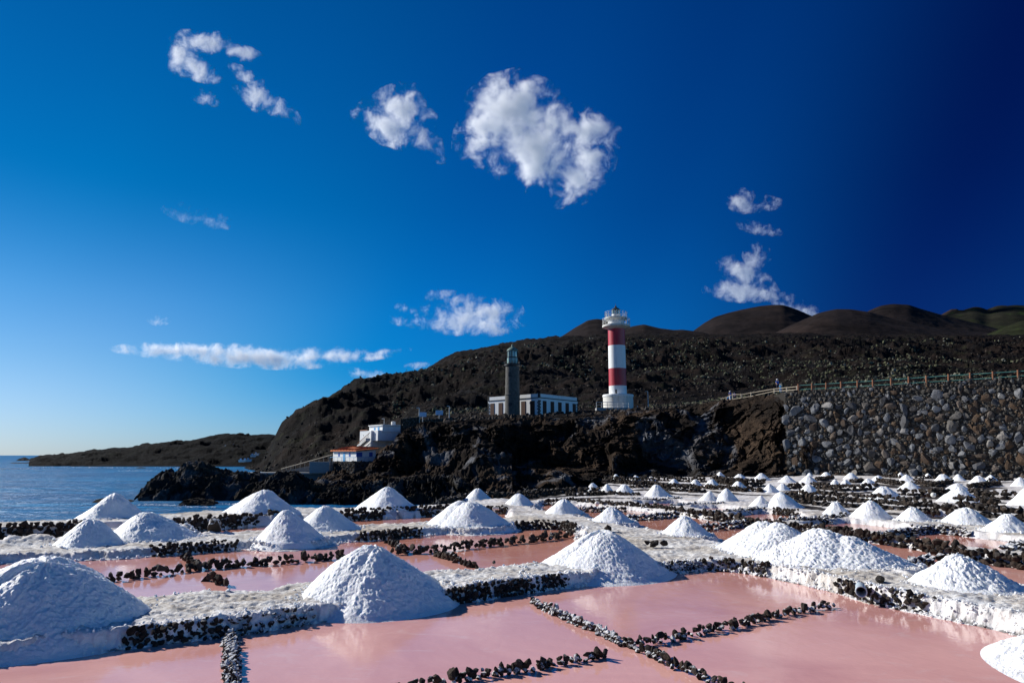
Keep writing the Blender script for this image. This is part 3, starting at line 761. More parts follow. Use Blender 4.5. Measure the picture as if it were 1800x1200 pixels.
def edging(front, u0, u1, hmin, hmax, size, dens, label, mat='stone', z=0.0, rng=G2):
    """stones studding the face of a causeway"""
    pts_px = [(u, v) for u, v in front]
    us = np.array([p[0] for p in pts_px], float); vs = np.array([p[1] for p in pts_px], float)
    uu = np.linspace(u0, u1, 12); vv = np.interp(uu, us, vs)
    w = np.array([gp(a, b, z)[:2] for a, b in zip(uu, vv)])
    pts, nor = polyline_samples(w, size * 0.5 / dens)
    nor = np.where((nor[:, 1:2] < 0), -nor, nor)           # away from the camera
    C, S = [], []
    for L in range(max(2, int((hmax - hmin) / (size * 0.45)))):
        k = (L + rng.uniform(0, 1, len(pts))) / max(2, int((hmax - hmin) / (size * 0.45)))
        fade = np.clip(np.minimum(np.arange(len(pts)), np.arange(len(pts))[::-1]) / (0.1 * len(pts)), 0.15, 1)
        m = rng.random(len(pts)) < fade * dens
        q = pts + nor * (0.0 + 0.13 * k + rng.uniform(-.03, .04, len(pts)))[:, None] + np.stack([nor[:, 1], -nor[:, 0]], 1) * rng.uniform(-.5, .5, (len(pts), 1)) * size
        C.append(np.concatenate([q, (hmin + (hmax - hmin) * k)[:, None]], 1)[m]); S.append((rng.uniform(0.30, 0.62, len(pts)) * size)[m])
    C = np.concatenate(C); S = np.concatenate(S)
    o = join_stones('stone_edging', C, S, M[mat])
    return tag(o, label, 'stones')
K2f, K3f = sorted(K2_front), sorted(K3_front)
Af, Wf = sorted(A_front), sorted([(1240, 1003)] + W_front)
edging(Af, 215, 400, 0.0, 0.23, 0.095, 1.0, 'black stones in the causeway face right of the big left heap')
edging(Af, 385, 560, 0.0, 0.22, 0.095, 0.75, 'salt flecked stones in the causeway face left of the middle heap', 'stone_salty')
edging(Af, 770, 1010, 0.0, 0.23, 0.095, 1.0, 'black stones in the causeway face between the two middle heaps')
edging(Af, 1160, 1240, 0.0, 0.22, 0.095, 0.85, 'salt flecked stones at the right end of the causeway face', 'stone_salty')
edging(Wf, 1238, 1350, 0.0, 0.24, 0.11, 0.95, 'black stones at the corner where the two causeways meet')
edging(Wf, 1462, 1630, 0.0, 0.25, 0.115, 1.0, 'black stones around the grey pipe in the right causeway')
edging(Wf, 1660, 1740, 0.0, 0.09, 0.07, 0.4, 'thin dark line of stones along the right waterline', 'stone_salty')
edging(K2f, 262, 420, 0.0, 0.25, 0.13, 1.0, 'dark stones in the second causeway face at left')
edging(K2f, 628, 750, 0.0, 0.25, 0.13, 1.0, 'dark stones in the second causeway face at the centre')
edging(K2f, 900, 1012, 0.0, 0.27, 0.15, 1.0, 'dark stones around the rounded end of the second causeway')
edging(K3f, -120, 175, 0.0, 0.44, 0.19, 1.0, 'dark stones of the outer wall at the left edge')
edging(K3f, 240, 520, 0.0, 0.42, 0.19, 1.0, 'dark stones of the outer wall at the left of centre')
edging(K3f, 590, 800, 0.0, 0.40, 0.19, 1.0, 'dark stones of the outer wall at the centre')
edging(K3f, 835, 892, 0.0, 0.32, 0.17, 1.0, 'dark stones at the end of the thin rear pool')
Qf = sorted([(1600, 938), (1640, 937), (1700, 943.5), (1760, 950)])
edging(Qf, 1612, 1706, 0.0, 0.27, 0.15, 1.0, 'salt flecked stones below the right front row of heaps', 'stone_salty')
edging(sorted([(1350, 903), (1405, 909)]), 1352, 1400, 0.0, 0.27, 0.15, 1.0, 'dark stones below the right flank of the bigger joined heaps')

# loose bits
def loose(u, v, s, label, mat='stone_obj', z=HT, sc=(1, 1, 0.9)):
    p = gp(u, v, z); o = bpy.data.objects.new('loose_stone', (STONE_ME if mat == 'stone_obj' else STONE_ME_S)[int(G2.integers(8))]); COL.objects.link(o)
    o.location = (p[0], p[1], z + s * 0.4); o.scale = tuple(s * c for c in sc); o.rotation_euler = (0.3, 0.2, float(G2.uniform(0, 6)))
    tag(o, label, 'stone')
loose(1548, 1024, 0.10, 'single dark stone on the causeway above the grey pipe')
loose(377, 932, 0.30, 'dark lump with salt on top beside the rear left causeway', 'x')
loose(1152, 957, 0.13, 'largest dark stone, middle of three on the centre causeway')
loose(1166, 958, 0.10, 'small dark stone at the right of three on the centre causeway')
loose(1138, 956, 0.09, 'small dark stone at the left of three on the centre causeway')
loose(868, 989, 0.05, 'tiny dark stone on the causeway edge behind the centre')
loose(1070, 931, 0.14, 'dark stone left above the heap right of centre')

# ------------------------------------------------------------------ salt heaps
HEAPC = []
def heap(peaks, label, zb=None, group=None, name='salt_heap', seed=1, res=None, a=None, rough=1.0):
    """peaks: (u, v_peak, v_front_base, u_left, u_right)"""
    P = []
    if zb is None: zb = HF if peaks[0][2] < 985 else HT
    if a is None: a = 0.18 + 0.20 * ((seed * 0.618) % 1)
    for (u, vp, vb, ul, ur) in peaks:
        F = gp((ul + ur) / 2, vb, zb); R = (ur - ul) / 2 * px(F)
        for _ in range(4):
            c = F[1] + R * 0.9; c3 = np.array([0, c, zb]); R = (ur - ul) / 2 * px(c3)
        pk = pt(u, vp, c); base = np.array([(0.5 * (ul + ur) - 900) * px(c3), c])
        P.append((pk[0], c, pk[2] - zb, R, base[0]))
    cx = np.mean([p[4] for p in P]); cy = np.mean([p[1] for p in P])
    Rm = max(math.hypot(p[4] - cx, p[1] - cy) + p[3] for p in P) * (1.2 if zb > 0.01 else 1.3)
    pix = px(np.array([0, cy, zb])) * 1.76        # metres per rendered pixel
    n = res or int(np.clip(Rm / (pix * 0.9), 9, 170)); m = int(np.clip(2 * PI * Rm / (pix * 1.5), 24, 560))
    q = (np.linspace(0, 1, n + 1)[1:]) ** 0.9
    th = np.arange(m) / m * 2 * PI
    X = Rm * q[:, None] * np.cos(th); Y = Rm * q[:, None] * np.sin(th)
    X = np.concatenate([[0], X.ravel()]) + cx; Y = np.concatenate([[0], Y.ravel()]) + cy
    P3 = np.stack([X, Y, np.full_like(X, seed * 7.7)], 1)
    jag = 0.07 * vnoise(P3 * (1.6 / Rm) + seed)
    z = np.full_like(X, -9.0)
    for (pxx, cyy, H, R, bx) in P:
        rr0 = np.hypot(X - bx, Y - cyy) / R
        fr = np.clip(1 - rr0, 0, 1)
        sx = (pxx - bx) * fr
        rr = np.hypot(X - bx - sx, Y - cyy) / (R * (1 + jag))
        aa = a; f = 1 - (np.sqrt(rr * rr + aa * aa) - aa) / (math.sqrt(1 + aa * aa) - aa)
        f = np.where(f > 0, f ** 1.14, f * 1.0)
        z = np.maximum(z, H * f)
    H = max(p[2] for p in P)
    if zb > 0.01: HEAPC.extend([(p[4], p[1], p[3]) for p in P])
    nz = fbm(P3 * (2.2 / Rm) + 3, 3) * 0.085 * H + fbm(P3 * 6.0, 3) * 0.020 * min(1, H) * rough + (0.3 - np.abs(vnoise(P3 * 13.0 + 5))) * 0.016 * min(1, H) * rough + fbm(P3 * 30, 2) * 0.014 * rough
    gul = vnoise(np.stack([np.arctan2(Y - cy, X - cx) * 3.2, np.hypot(X - cx, Y - cy) * 0.8 / Rm, P3[:, 2]], 1)) * 0.035 * H
    z = z + (nz + gul - (nz[0] + gul[0]) * sstep(0.5, 1.0, z / H)) * sstep(-0.02, 0.12, z / H)
    zmin = -(zb + 0.08); z = np.maximum(z, zmin)
    V = np.stack([X - cx, Y - cy, z], 1)
    F = []
    idx = 1 + np.arange(n * m).reshape(n, m)
    quads = np.stack([idx[:-1], np.roll(idx[:-1], -1, 1), np.roll(idx[1:], -1, 1), idx[1:]], -1).reshape(-1, 4)
    tris = np.stack([np.zeros(m, int), np.roll(idx[0], -1), idx[0], idx[0]], -1)
    tri3 = np.concatenate([np.stack([quads[:, 0], quads[:, 2], quads[:, 1]], 1), np.stack([quads[:, 0], quads[:, 3], quads[:, 2]], 1), np.stack([np.zeros(m, int), idx[0], np.roll(idx[0], -1)], 1)])
    low = (V[:, 2] < zmin + 0.005)
    keep = ~low[tri3].all(1)
    tri3 = tri3[keep]
    V, tri3 = compact(V, tri3)
    o = make_mesh(name, V, tri3, M['salt'], True)
    o.location = (cx, cy, zb)
    tag(o, label, 'salt heap', group)
    return o, P
GH = 'white heaps of harvested salt on the causeways'
def H_(pk, label, **k):
    H_.n += 1; return heap([pk] if not isinstance(pk, list) else pk, label, group=GH, seed=H_.n, **k)
H_.n = 0
H_([(66, 976, 1172, -150, 282), (150, 1068, 1152, 10, 300), (-20, 1010, 1176, -200, 150)], 'big blue shaded salt heap cut by the left edge of the picture', zb=0.0)
H_((648, 957, 1092, 505, 812), 'biggest whole salt heap, left of the centre on the front causeway', zb=0.0, a=0.34)
H_((1060, 932, 1027, 925, 1190), 'large salt heap right of centre beside the rosy front pool', zb=0.0, a=0.30)
H_([(1342, 917, 978, 1262, 1440), (1372, 920, 985, 1285, 1470), (1438, 931, 1004, 1330, 1570), (1488, 946, 1007, 1390, 1600)], 'long salt heap of several merged mounds on the right causeway', a=0.25, rough=1.8)
H_((1680, 973, 1043, 1608, 1792), 'pointed lumpy salt heap at right, beyond the grey pipe', rough=2.0, a=0.14)
o6, _ = H_([(2120, 1075, 1330, 1785, 2450)], 'salt heap cut off by the bottom right corner', zb=0.0, rough=1.4)
H_((203, 866, 913, 143, 250), 'salt heap before the sea at far left, standing on the outer wall', zb=0.36)
H_((158, 912, 962, 100, 216), 'pointed salt heap on the second causeway, leftmost there')
H_((258, 899, 953, 190, 340), 'broad rounded salt heap on the second causeway, second from the left', a=0.32)
H_((466, 862, 909, 388, 532), 'broad salt heap on the outer wall in front of the dark sea rocks', zb=0.25, a=0.22)
H_((503, 898, 953, 450, 572), 'pointed salt heap in front of another on the second causeway, left of centre')
H_((570, 888, 934, 515, 634), 'rounded salt heap half hidden behind a pointed one, left of centre', a=0.26)
H_((680, 855, 898, 625, 738), 'salt heap on the outer wall below the house with the orange roof', zb=0.25, a=0.2)
H_([(806, 881, 926, 750, 880), (825, 880, 928, 765, 900)], 'wide flat topped salt heap at the middle of the second causeway')
H_((840, 858, 878, 815, 865), 'small sharp salt heap against the cliff, farthest at the centre')
H_((911, 867, 889, 884, 942), 'small salt heap right of the farthest centre one')
H_((990, 877, 904, 957, 1028), 'salt heap on the diagonal causeway, third from the left on it')
H_((1075, 890, 918, 1040, 1112), 'salt heap on the diagonal causeway with the white float behind it')
H_((1203, 906, 943, 1162, 1250), 'tall pointed salt heap on the diagonal causeway next to the merged heap')
rowF = [(1468, 881, 905, 1447, 1495), (1529, 880, 912, 1495, 1568), (1603, 891, 917, 1576, 1638), (1694, 890, 923, 1657, 1745), (1771, 904, 936, 1731, 1812)]
for k, p in enumerate(rowF): H_(p, ('leftmost', 'second', 'middle', 'fourth', 'rightmost')[k] + ' of the five salt heaps above the pink pools at right', rough=1.4)
H_([(1248, 861.5, 880, 1228, 1262), (1277, 857.5, 881, 1257, 1300)], 'pair of joined small salt heaps right of the cliff foot')
H_([(1338, 870, 891, 1316, 1356), (1371, 862, 893, 1346, 1413)], 'larger pair of joined salt heaps at the left end of the right rows')
row = lambda ps, what: [H_(p, '%s salt heap from left %s' % (('first', 'second', 'third', 'fourth', 'fifth', 'sixth', 'seventh', 'eighth', 'ninth', 'tenth', 'eleventh', 'twelfth', 'thirteenth')[k], what), rough=1.3) for k, p in enumerate(ps)]
row([(1042, 848, 861, 1030, 1056), (1067, 850, 863, 1056, 1079), (1097, 851.5, 869, 1077, 1119), (1154, 852, 873, 1131, 1181)], 'of the four small ones below the red and white lighthouse')
row([(1083, 833, 843.5, 1073, 1093), (1117, 835, 844, 1108, 1129), (1145, 837, 848, 1132, 1157), (1185, 841, 851, 1173, 1197), (1222, 842, 853.5, 1209, 1235), (1251, 842, 858, 1233, 1270), (1298, 846, 863, 1280, 1319), (1353, 850.5, 866, 1338, 1371), (1421, 850.5, 869, 1399, 1444), (1553, 855, 879, 1523, 1588), (1685, 857, 884, 1648, 1724), (1805, 858, 890, 1775, 1842)], 'in the long second row below the cliff')
H_((1375, 849, 862, 1362, 1390), 'small salt heap peeping out behind a pointed one, right of the cliff')
row([(1265.5, 829, 841, 1253, 1278), (1300, 832.5, 842.5, 1287, 1315), (1338, 831, 844.5, 1322, 1356), (1383, 835, 848, 1366, 1400), (1421, 835.5, 850, 1403, 1440)], 'of the five at the very foot of the cliff')
row([(1468, 842, 853.5, 1456, 1478), (1485.5, 842, 853.5, 1477, 1499), (1527, 841, 858, 1508, 1548)], 'of three behind the twin walls at right')
row([(1598, 845.5, 860.5, 1579, 1620), (1683, 849, 865, 1656, 1707)], 'of two sharp ones at far right')
row([(1423, 830.5, 837, 1417, 1430), (1452, 829.5, 841, 1439, 1466), (1495.5, 830.5, 842, 1482, 1510), (1543, 835, 845, 1530, 1558), (1583, 830, 838, 1575, 1591), (1593, 834, 846, 1579, 1612), (1631, 831.5, 839, 1622, 1639), (1657, 833, 849, 1640, 1677), (1684, 833, 845, 1673, 1698), (1720, 836, 851, 1703, 1740), (1741, 834, 846, 1730, 1754), (1793, 838, 855, 1777, 1810)], 'in the last row by the boulder wall')

build_pans()
def crumbs():
    rng = np.random.default_rng(77); Q = []
    for k, n, wd in ((0, 5200, .30), (1, 2600, .35), (3, 1500, .3)):
        poly = np.vstack([POOLS[k], POOLS[k][:1]])
        if k == 0: poly = poly[:24]
        pts, nor = polyline_samples(poly, 0.05); pick = rng.integers(0, len(pts), n); side = rng.uniform(-.04, wd, n)
        c = pts[pick] + rng.normal(0, .03, (n, 2))
        for sg in (1, -1): Q.append(c + nor[pick] * (side * sg)[:, None])
    for (hx, hy, hr) in HEAPC:
        if hy > 24: continue
        n = int(260 * hr); a = rng.uniform(0, 6.28, n); r_ = hr * (0.98 + np.abs(rng.normal(0, .10, n)))
        Q.append(np.stack([hx + r_ * np.cos(a), hy + r_ * np.sin(a)], 1))
    for (hx, hy, hr) in ((-2.05, 10.9, 1.15), (-7.4, 10.4, 1.9), (1.6, 12.9, 1.35)):
        n = 500; a = rng.uniform(0, 6.28, n); r_ = hr * (1.0 + np.abs(rng.normal(0, .12, n)))
        Q.append(np.stack([hx + r_ * np.cos(a), hy + r_ * np.sin(a)], 1))
    Q = np.concatenate(Q); Q = Q[(np.abs(Q[:, 0]) < Q[:, 1] * 0.95) & (Q[:, 1] > 5)]
    h = pan_height(Q); m = h > 0.0; Q, h = Q[m], h[m]
    if len(Q) > 9000: k = rng.permutation(len(Q))[:9000]; Q, h = Q[k], h[k]
    S = rng.uniform(0.35, 1.0, len(Q)) ** 2.2 * 0.042 * np.clip(Q[:, 1] / 13.0, 0.7, 1.4)
    o = join_stones('salt_crumbs', np.concatenate([Q, (h + S * 0.2)[:, None]], 1), S, M['salt'], rng=rng)
    tag(o, 'loose white salt crumbs along the pool edges and heap feet', 'salt')
crumbs()
# pale flat salt aprons under the front right row are part of the causeway ground; floats and pipes follow
def ball(u, v, r, z, label):
    p = gp(u, v, z); bm = bmesh.new(); bmesh.ops.create_uvsphere(bm, u_segments=20, v_segments=12, radius=r)
    bmesh.ops.create_cone(bm, cap_ends=True, segments=10, radius1=r * .3, radius2=r * .22, depth=r * .3, matrix=__import__('mathutils').Matrix.Translation((0, 0, r * 1.05)))
    me = bpy.data.meshes.new('float'); bm.to_mesh(me); bm.free(); me.materials.append(M['white_old'])
    me.polygons.foreach_set('use_smooth', [True] * len(me.polygons))
    o = bpy.data.objects.new('float', me); COL.objects.link(o); o.location = (p[0], p[1], z + r * 0.8); o.rotation_euler = (0.9, 0.2, 0.5)
    tag(o, label, 'float')
ball(1049.5, 888, 0.10, 0.20, 'round white float on the dark stones behind the centre heap')
ball(1641, 873, 0.11, 0.45, 'white float on the black wall at far right')
def pipe():
    p = gp(1514, 1042, 0.17)
    r = empty('drain_pipe', (p[0], p[1], 0.215), 0.0, 'short wide grey pipe poking out of the stones of the right causeway', 'pipe')
    d = Vector((-0.42, -0.90, -0.03)).normalized(); b = -d * 0.26
    R = 0.075; n = 28; bm = bmesh.new(); x = d.orthogonal().normalized(); y = d.cross(x)
    rings = []
    for (q, rr) in ((b, R), (d * 0.02, R), (d * 0.02, R * 1.13), (d * 0.12, R * 1.13), (d * 0.12, R * 0.93), (b, R * 0.9)):
        rings.append([bm.verts.new(q + (x * math.cos(2 * PI * k / n) + y * math.sin(2 * PI * k / n)) * rr) for k in range(n)])
    for A, B in zip(rings, rings[1:]):
        for k in range(n): bm.faces.new((A[k], A[(k + 1) % n], B[(k + 1) % n], B[k]))
    bmesh.ops.recalc_face_normals(bm, faces=bm.faces)
    me = bpy.data.meshes.new('pipe_body'); bm.to_mesh(me); bm.free(); me.materials.append(M['pvc']); me.polygons.foreach_set('use_smooth', [True] * len(me.polygons))
    o = bpy.data.objects.new('pipe_body', me); COL.objects.link(o); o.parent = r
    MB().tube(b * 0.98, b * 0.9, R * 0.9, 24).build('plug', M['pvcdark'], r)
pipe()
def tpipe():
    p = gp(868, 906, 0.0); r = empty('inlet_pipe', (p[0], p[1], 0), 0, 'small white elbow pipe standing in the rear pool by the centre', 'pipe')
    MB().tube((0, 0, -0.05), (0, 0, 0.26), 0.035, 12).build('upright', M['white_old'], r, True)
    MB().tube((-0.05, 0, 0.27), (0.2, 0.02, 0.27), 0.05, 12).build('elbow', M['white_old'], r, True)
tpipe()

# ------------------------------------------------------------------ land: hills, slope, cliff
def ridge_hill(name, sky_px, D, depth, vfoot, mat, n=180, m=40, amp=0.02, fs=1.0, back=0.5, shape=1.2, ridged=False, bulge=0.0, skylump=0.0, oct=5, zfoot=None, label=None, cat=None, kind='structure', seed=0):
    """a hill whose crest runs along a skyline at distance D and whose foot lies 'depth' nearer"""
    us = np.array([p[0] for p in sky_px], float); vs = np.array([p[1] for p in sky_px], float)
    u = np.linspace(us[0], us[-1], n); v = np.interp(u, us, vs)
    k = np.ones(5) / 5; v = np.convolve(np.pad(v, 2, mode='edge'), k, mode='valid') if n > 30 else v
    crest = ptv(u, v, np.full(n, D) if np.isscalar(D) else np.interp(u, us, D))
    Yf = crest[:, 1] - depth
    if zfoot is None: foot = ptv(u, np.full(n, vfoot) if np.isscalar(vfoot) else np.interp(u, us, vfoot), Yf)
    else: foot = ptv(u, 800, Yf); foot[:, 2] = zfoot
    t = np.concatenate([np.linspace(0, 1, m), 1 + np.linspace(0, back, m // 3)[1:]])
    V = []
    for tt in t:
        if tt <= 1:
            a = tt; q = foot + (crest - foot) * a; q[:, 2] = foot[:, 2] + (crest[:, 2] - foot[:, 2]) * (1 - (1 - a) ** shape)
        else:
            b = tt - 1; q = crest.copy(); q[:, 1] += depth * b * 1.5; q[:, 0] *= q[:, 1] / crest[:, 1]; q[:, 2] = crest[:, 2] - (crest[:, 2] - foot[:, 2]) * (b / back) ** 1.5 * 1.02
        V.append(q)
    V = np.array(V)
    Hh = (crest[:, 2] - foot[:, 2]).max()
    P = V.reshape(-1, 3) * (fs / max(depth, 1)) + seed
    d = fbm(P * 3, oct, ridged=ridged, gain=0.55).reshape(V.shape[:2]); d2 = fbm(P * 3 + 50, oct, gain=0.55).reshape(V.shape[:2])
    w = sstep(0, 0.12, np.minimum(t, 1))[:, None]
    w2 = (1 - 0.65 * sstep(0.7, 1.0, np.minimum(t, 1)) * (1 - sstep(1, 1.1, t)))[:, None]
    V[..., 2] += d * Hh * amp * w * w2; V[..., 1] -= d2 * depth * amp * w * bulge
    if skylump: V[..., 2] += np.abs(vnoise(V * np.array([skylump, 0.2 * skylump, 0]))) * px(crest[n // 2]) * 4 * sstep(0.85, 1, np.minimum(t, 1))[:, None] * (vnoise(V * skylump * 0.23 + 5) > 0)
    F = gridfaces(len(t), n)
    o = make_mesh(name, V.reshape(-1, 3), F, mat, True); tag(o, label, cat, kind=kind if kind else None)
    return o
M['headland'] = lava_material('headland_rock', base=(0.0050, 0.0058, 0.0070), brown=(0.012, 0.011, 0.011), grey=(0.014, 0.016, 0.019), sc=0.5, green=(0.010, 0.013, 0.010), gscale=0.1, bumpd=1.5)
for nm, sk, D, dep, vf, mat, sh in (
    ('volcano_cone', [(960, 600), (985, 592), (1010, 576), (1033, 563), (1050, 560.5), (1062, 562), (1088, 577), (1110, 590), (1140, 600)], 1500, 260, 604, 'ash', 1.1),
    ('volcano_cone', [(1075, 592), (1090, 581), (1110, 574), (1132, 570.5), (1160, 577), (1185, 580), (1200, 579), (1235, 584), (1290, 600)], 1350, 220, 606, 'ash', 1.2),
    ('volcano_cone', [(1195, 600), (1216, 584), (1238, 568), (1255, 558), (1275, 551), (1300, 545), (1335, 538), (1355, 536), (1376, 535.5), (1400, 543), (1430, 556), (1460, 573), (1500, 598)], 2100, 420, 606, 'ash', 1.0),
    ('cinder_hill', [(1345, 598), (1366, 584), (1400, 567), (1440, 550), (1470, 543.5), (1495, 544), (1530, 549), (1570, 560), (1640, 575), (1740, 592)], 1700, 330, 606, 'ash', 1.2),
    ('cinder_hill', [(1500, 568), (1525, 547), (1548, 537), (1572, 533.5), (1598, 535), (1615, 541), (1650, 552), (1690, 562), (1760, 580), (1850, 590)], 1950, 350, 600, 'ash', 1.1),
    ('cinder_hill', [(1630, 566), (1658, 551), (1672, 543.5), (1682, 543), (1700, 552), (1730, 566)], 2900, 300, 590, 'ash', 1.1),
    ('green_hill', [(1640, 572), (1665, 553), (1690, 547), (1712, 541), (1722, 542), (1738, 546), (1760, 539), (1785, 536), (1812, 538), (1850, 534), (1920, 545), (2050, 560)], 2500, 500, 600, 'ashgreen', 1.2),
    ('green_hill', [(1725, 592), (1745, 584), (1770, 573), (1795, 564), (1820, 561), (1880, 556), (1980, 570)], 1300, 200, 602, 'ashgreen', 1.2),
    ('headland', [(52, 812), (66, 805), (80, 803), (105, 801), (130, 796), (160, 792), (200, 789), (232, 785), (262, 780), (300, 776), (335, 773), (370, 766), (400, 763), (430, 765), (470, 764), (520, 768), (580, 780)], 440, 108, 820, 'headland', 1.3),
):
    near = nm == 'headland'
    ridge_hill(nm, sk, D, dep, vf, M[mat], n=260 if near else 160, m=50, amp=0.20 if near else 0.035, fs=3.0 if near else 1.2, shape=sh, skylump=0.22 if near else (0.02 if mat == 'ashgreen' else 0.0), zfoot=-3.2 if near else None, seed=D * 0.013)

# the great lava slope, as distance / picture height knots for each bearing
YK = np.array([92, 104, 126, 150, 172, 230, 300, 400, 600, 900, 1200, 1600], float)
TAB = {
    425: [905, 890, 868, 852, 845, 832, 823, 819, 815, 812, 810, 808],
    450: [905, 890, 868, 852, 845, 830, 815, 815, 814, 812, 810, 808],
    472: [905, 890, 868, 852, 845, 826, 787, 798, 806, 808, 808, 808],
    486: [905, 890, 868, 852, 845, 820, 760, 776, 796, 804, 806, 806],
    496: [905, 890, 866, 850, 842, 812, 748, 766, 790, 800, 804, 806],
    520: [905, 890, 865, 850, 840, 804, 728, 748, 776, 795, 800, 804],
    560: [905, 888, 862, 848, 836, 790, 706, 722, 755, 780, 795, 800],
    618: [905, 885, 858, 845, 826, 772, 700, 681, 712, 750, 780, 795],
    626: [905, 885, 856, 843, 824, 768, 696, 673, 700, 745, 778, 795],
    660: [905, 880, 850, 830, 808, 752, 700, 672, 690, 730, 770, 790],
    690: [850, 830, 800, 785, 770, 738, 698, 667, 684, 710, 760, 785],
    715: [800, 765, 748, 745, 742, 726, 696, 663, 676, 690, 730, 760],
    745: [770, 748, 741, 738, 733, 716, 690, 660, 658, 653, 690, 720],
    775: [765, 744, 739, 734, 727, 709, 684, 660, 648, 632, 670, 700],
    800: [762, 741, 736, 730, 722, 704, 678, 657, 641, 617.5, 655, 690],
    850: [760, 739, 733, 724, 716, 698, 668, 646, 632, 608, 640, 670],
    900: [755, 737, 730, 721, 714, 696, 666, 644, 626, 602, 632, 660],
    950: [752, 735, 729, 720, 712, 693, 664, 642, 618, 593, 622, 650],
    1000: [750, 733, 727, 720, 711, 690, 661, 640, 613, 589.5, 615, 640],
    1088: [742, 727, 723, 720.5, 710, 688, 658, 636, 610, 588, 612, 635],
    1200: [730, 716, 714, 709, 702, 684, 655, 632, 608, 587, 610, 630],
    1300: [712, 704, 703, 700, 695, 678, 652, 630, 606, 587, 607, 620],
    1400: [690, 690, 692, 690, 686, 670, 648, 627, 604, 586, 606, 620],
    1600: [673, 674, 678, 676, 672, 660, 642, 622, 602, 588, 606, 620],
    1800: [660, 662, 668, 668, 664, 654, 638, 618, 602, 590, 606, 620],
    2150: [650, 655, 660, 664, 660, 650, 636, 616, 602, 590, 606, 620],
}
UK = np.array(sorted(TAB)); VK = np.array([TAB[u] for u in UK], float)
LY = np.log(YK)
def slope_v(u, Y):
    u = np.asarray(u, float); ly = np.log(np.asarray(Y, float))
    iu = np.clip(np.searchsorted(UK, u) - 1, 0, len(UK) - 2); iy = np.clip(np.searchsorted(LY, ly) - 1, 0, len(LY) - 2)
    fu = np.clip((u - UK[iu]) / (UK[iu + 1] - UK[iu]), 0, 1); fy = np.clip((ly - LY[iy]) / (LY[iy + 1] - LY[iy]), 0, 1)
    return (VK[iu, iy] * (1 - fu) + VK[iu + 1, iy] * fu) * (1 - fy) + (VK[iu, iy + 1] * (1 - fu) + VK[iu + 1, iy + 1] * fu) * fy
def slope_pts(u, Y):
    V = ptv(u, slope_v(u, Y), Y)
    lo = sstep(107.5, 104.5, Y) * sstep(1262, 1235, u) * sstep(700, 720, u)
    V[..., 2] -= lo * 9
    a = sstep(128, 240, Y) * (0.55 + Y / 330.0)
    a = a * (1 - 0.72 * sstep(480, 860, Y))
    P = V * np.array([1, 1, 0.6])
    n = 5.0 * a * (fbm(P / 42.0, 4, ridged=True) - 0.42) + 1.5 * a * (fbm(P / 9.0, 4, gain=0.62, ridged=True) - 0.35) + 0.35 * sstep(95, 130, Y) * fbm(P / 3.0, 3, gain=0.6)
    flat = sstep(0, 1, (V[..., 2] + 3.0) / 3.0)
    V[..., 2] += n * flat
    return V
def build_slope():
    U = np.linspace(425, 2150, 900); Y = np.geomspace(93, 1600, 330)
    YY, UU = np.meshgrid(Y, U, indexing='ij')
    V = slope_pts(UU, YY)
    o = make_mesh('lava_slope', V.reshape(-1, 3), gridfaces(len(Y), len(U)), M['slope'], True); tag(o, kind='structure')
build_slope()

# scrub dotted over the slope
def build_scrub():
    rng = np.random.default_rng(21)
    C, S = [], []
    N = 36000
    u = rng.uniform(690, 2000, N); Y = np.exp(rng.uniform(math.log(112), math.log(760), N))
    V = slope_pts(u, Y)
    dens = fbm(V * np.array([1 / 60., 1 / 60., 0]), 4) + 0.35 * fbm(V * np.array([1 / 9., 1 / 9., 0]), 2)
    vv = slope_v(u, Y)
    bias = 0.20 * np.exp(-((vv - 655) / 34) ** 2) - 0.25 * sstep(1450, 1750, u) - 0.35 * sstep(612, 596, vv) + 0.05 - 0.12 * (Y < 135)
    m = (dens * 2.6 + bias + rng.uniform(-.12, .12, N)) > 0.34
    m &= ~((Y < 160) & (np.abs(u - 1088) < 45)) & ~((Y < 150) & (u > 850) & (u < 1022))
    V = V[m]; s = rng.uniform(0.2, 0.85, len(V)) ** 1.8 * (0.6 + V[:, 1] / 400.0)
    o = join_stones('scrub', V + np.array([0, 0, 0.1]), s, M['scrub'], rng=rng)
    tag(o, 'pale green scrub dotted over the dark lava slope', 'scrub')
    N = 9000; u = rng.uniform(440, 2000, N); Y = np.exp(rng.uniform(math.log(106), math.log(520), N)); V = slope_pts(u, Y)
    s = rng.uniform(0.25, 0.9, N) ** 1.8 * (0.5 + V[:, 1] / 420.0)
    o = join_stones('lava_rubble', V, s, M['rubble_dark'], rng=rng); tag(o, 'dark lava blocks strewn over the slope', 'lava blocks')
M['rubble_dark'] = stone_material('slope_block', 0.0, 0.75)
build_scrub()

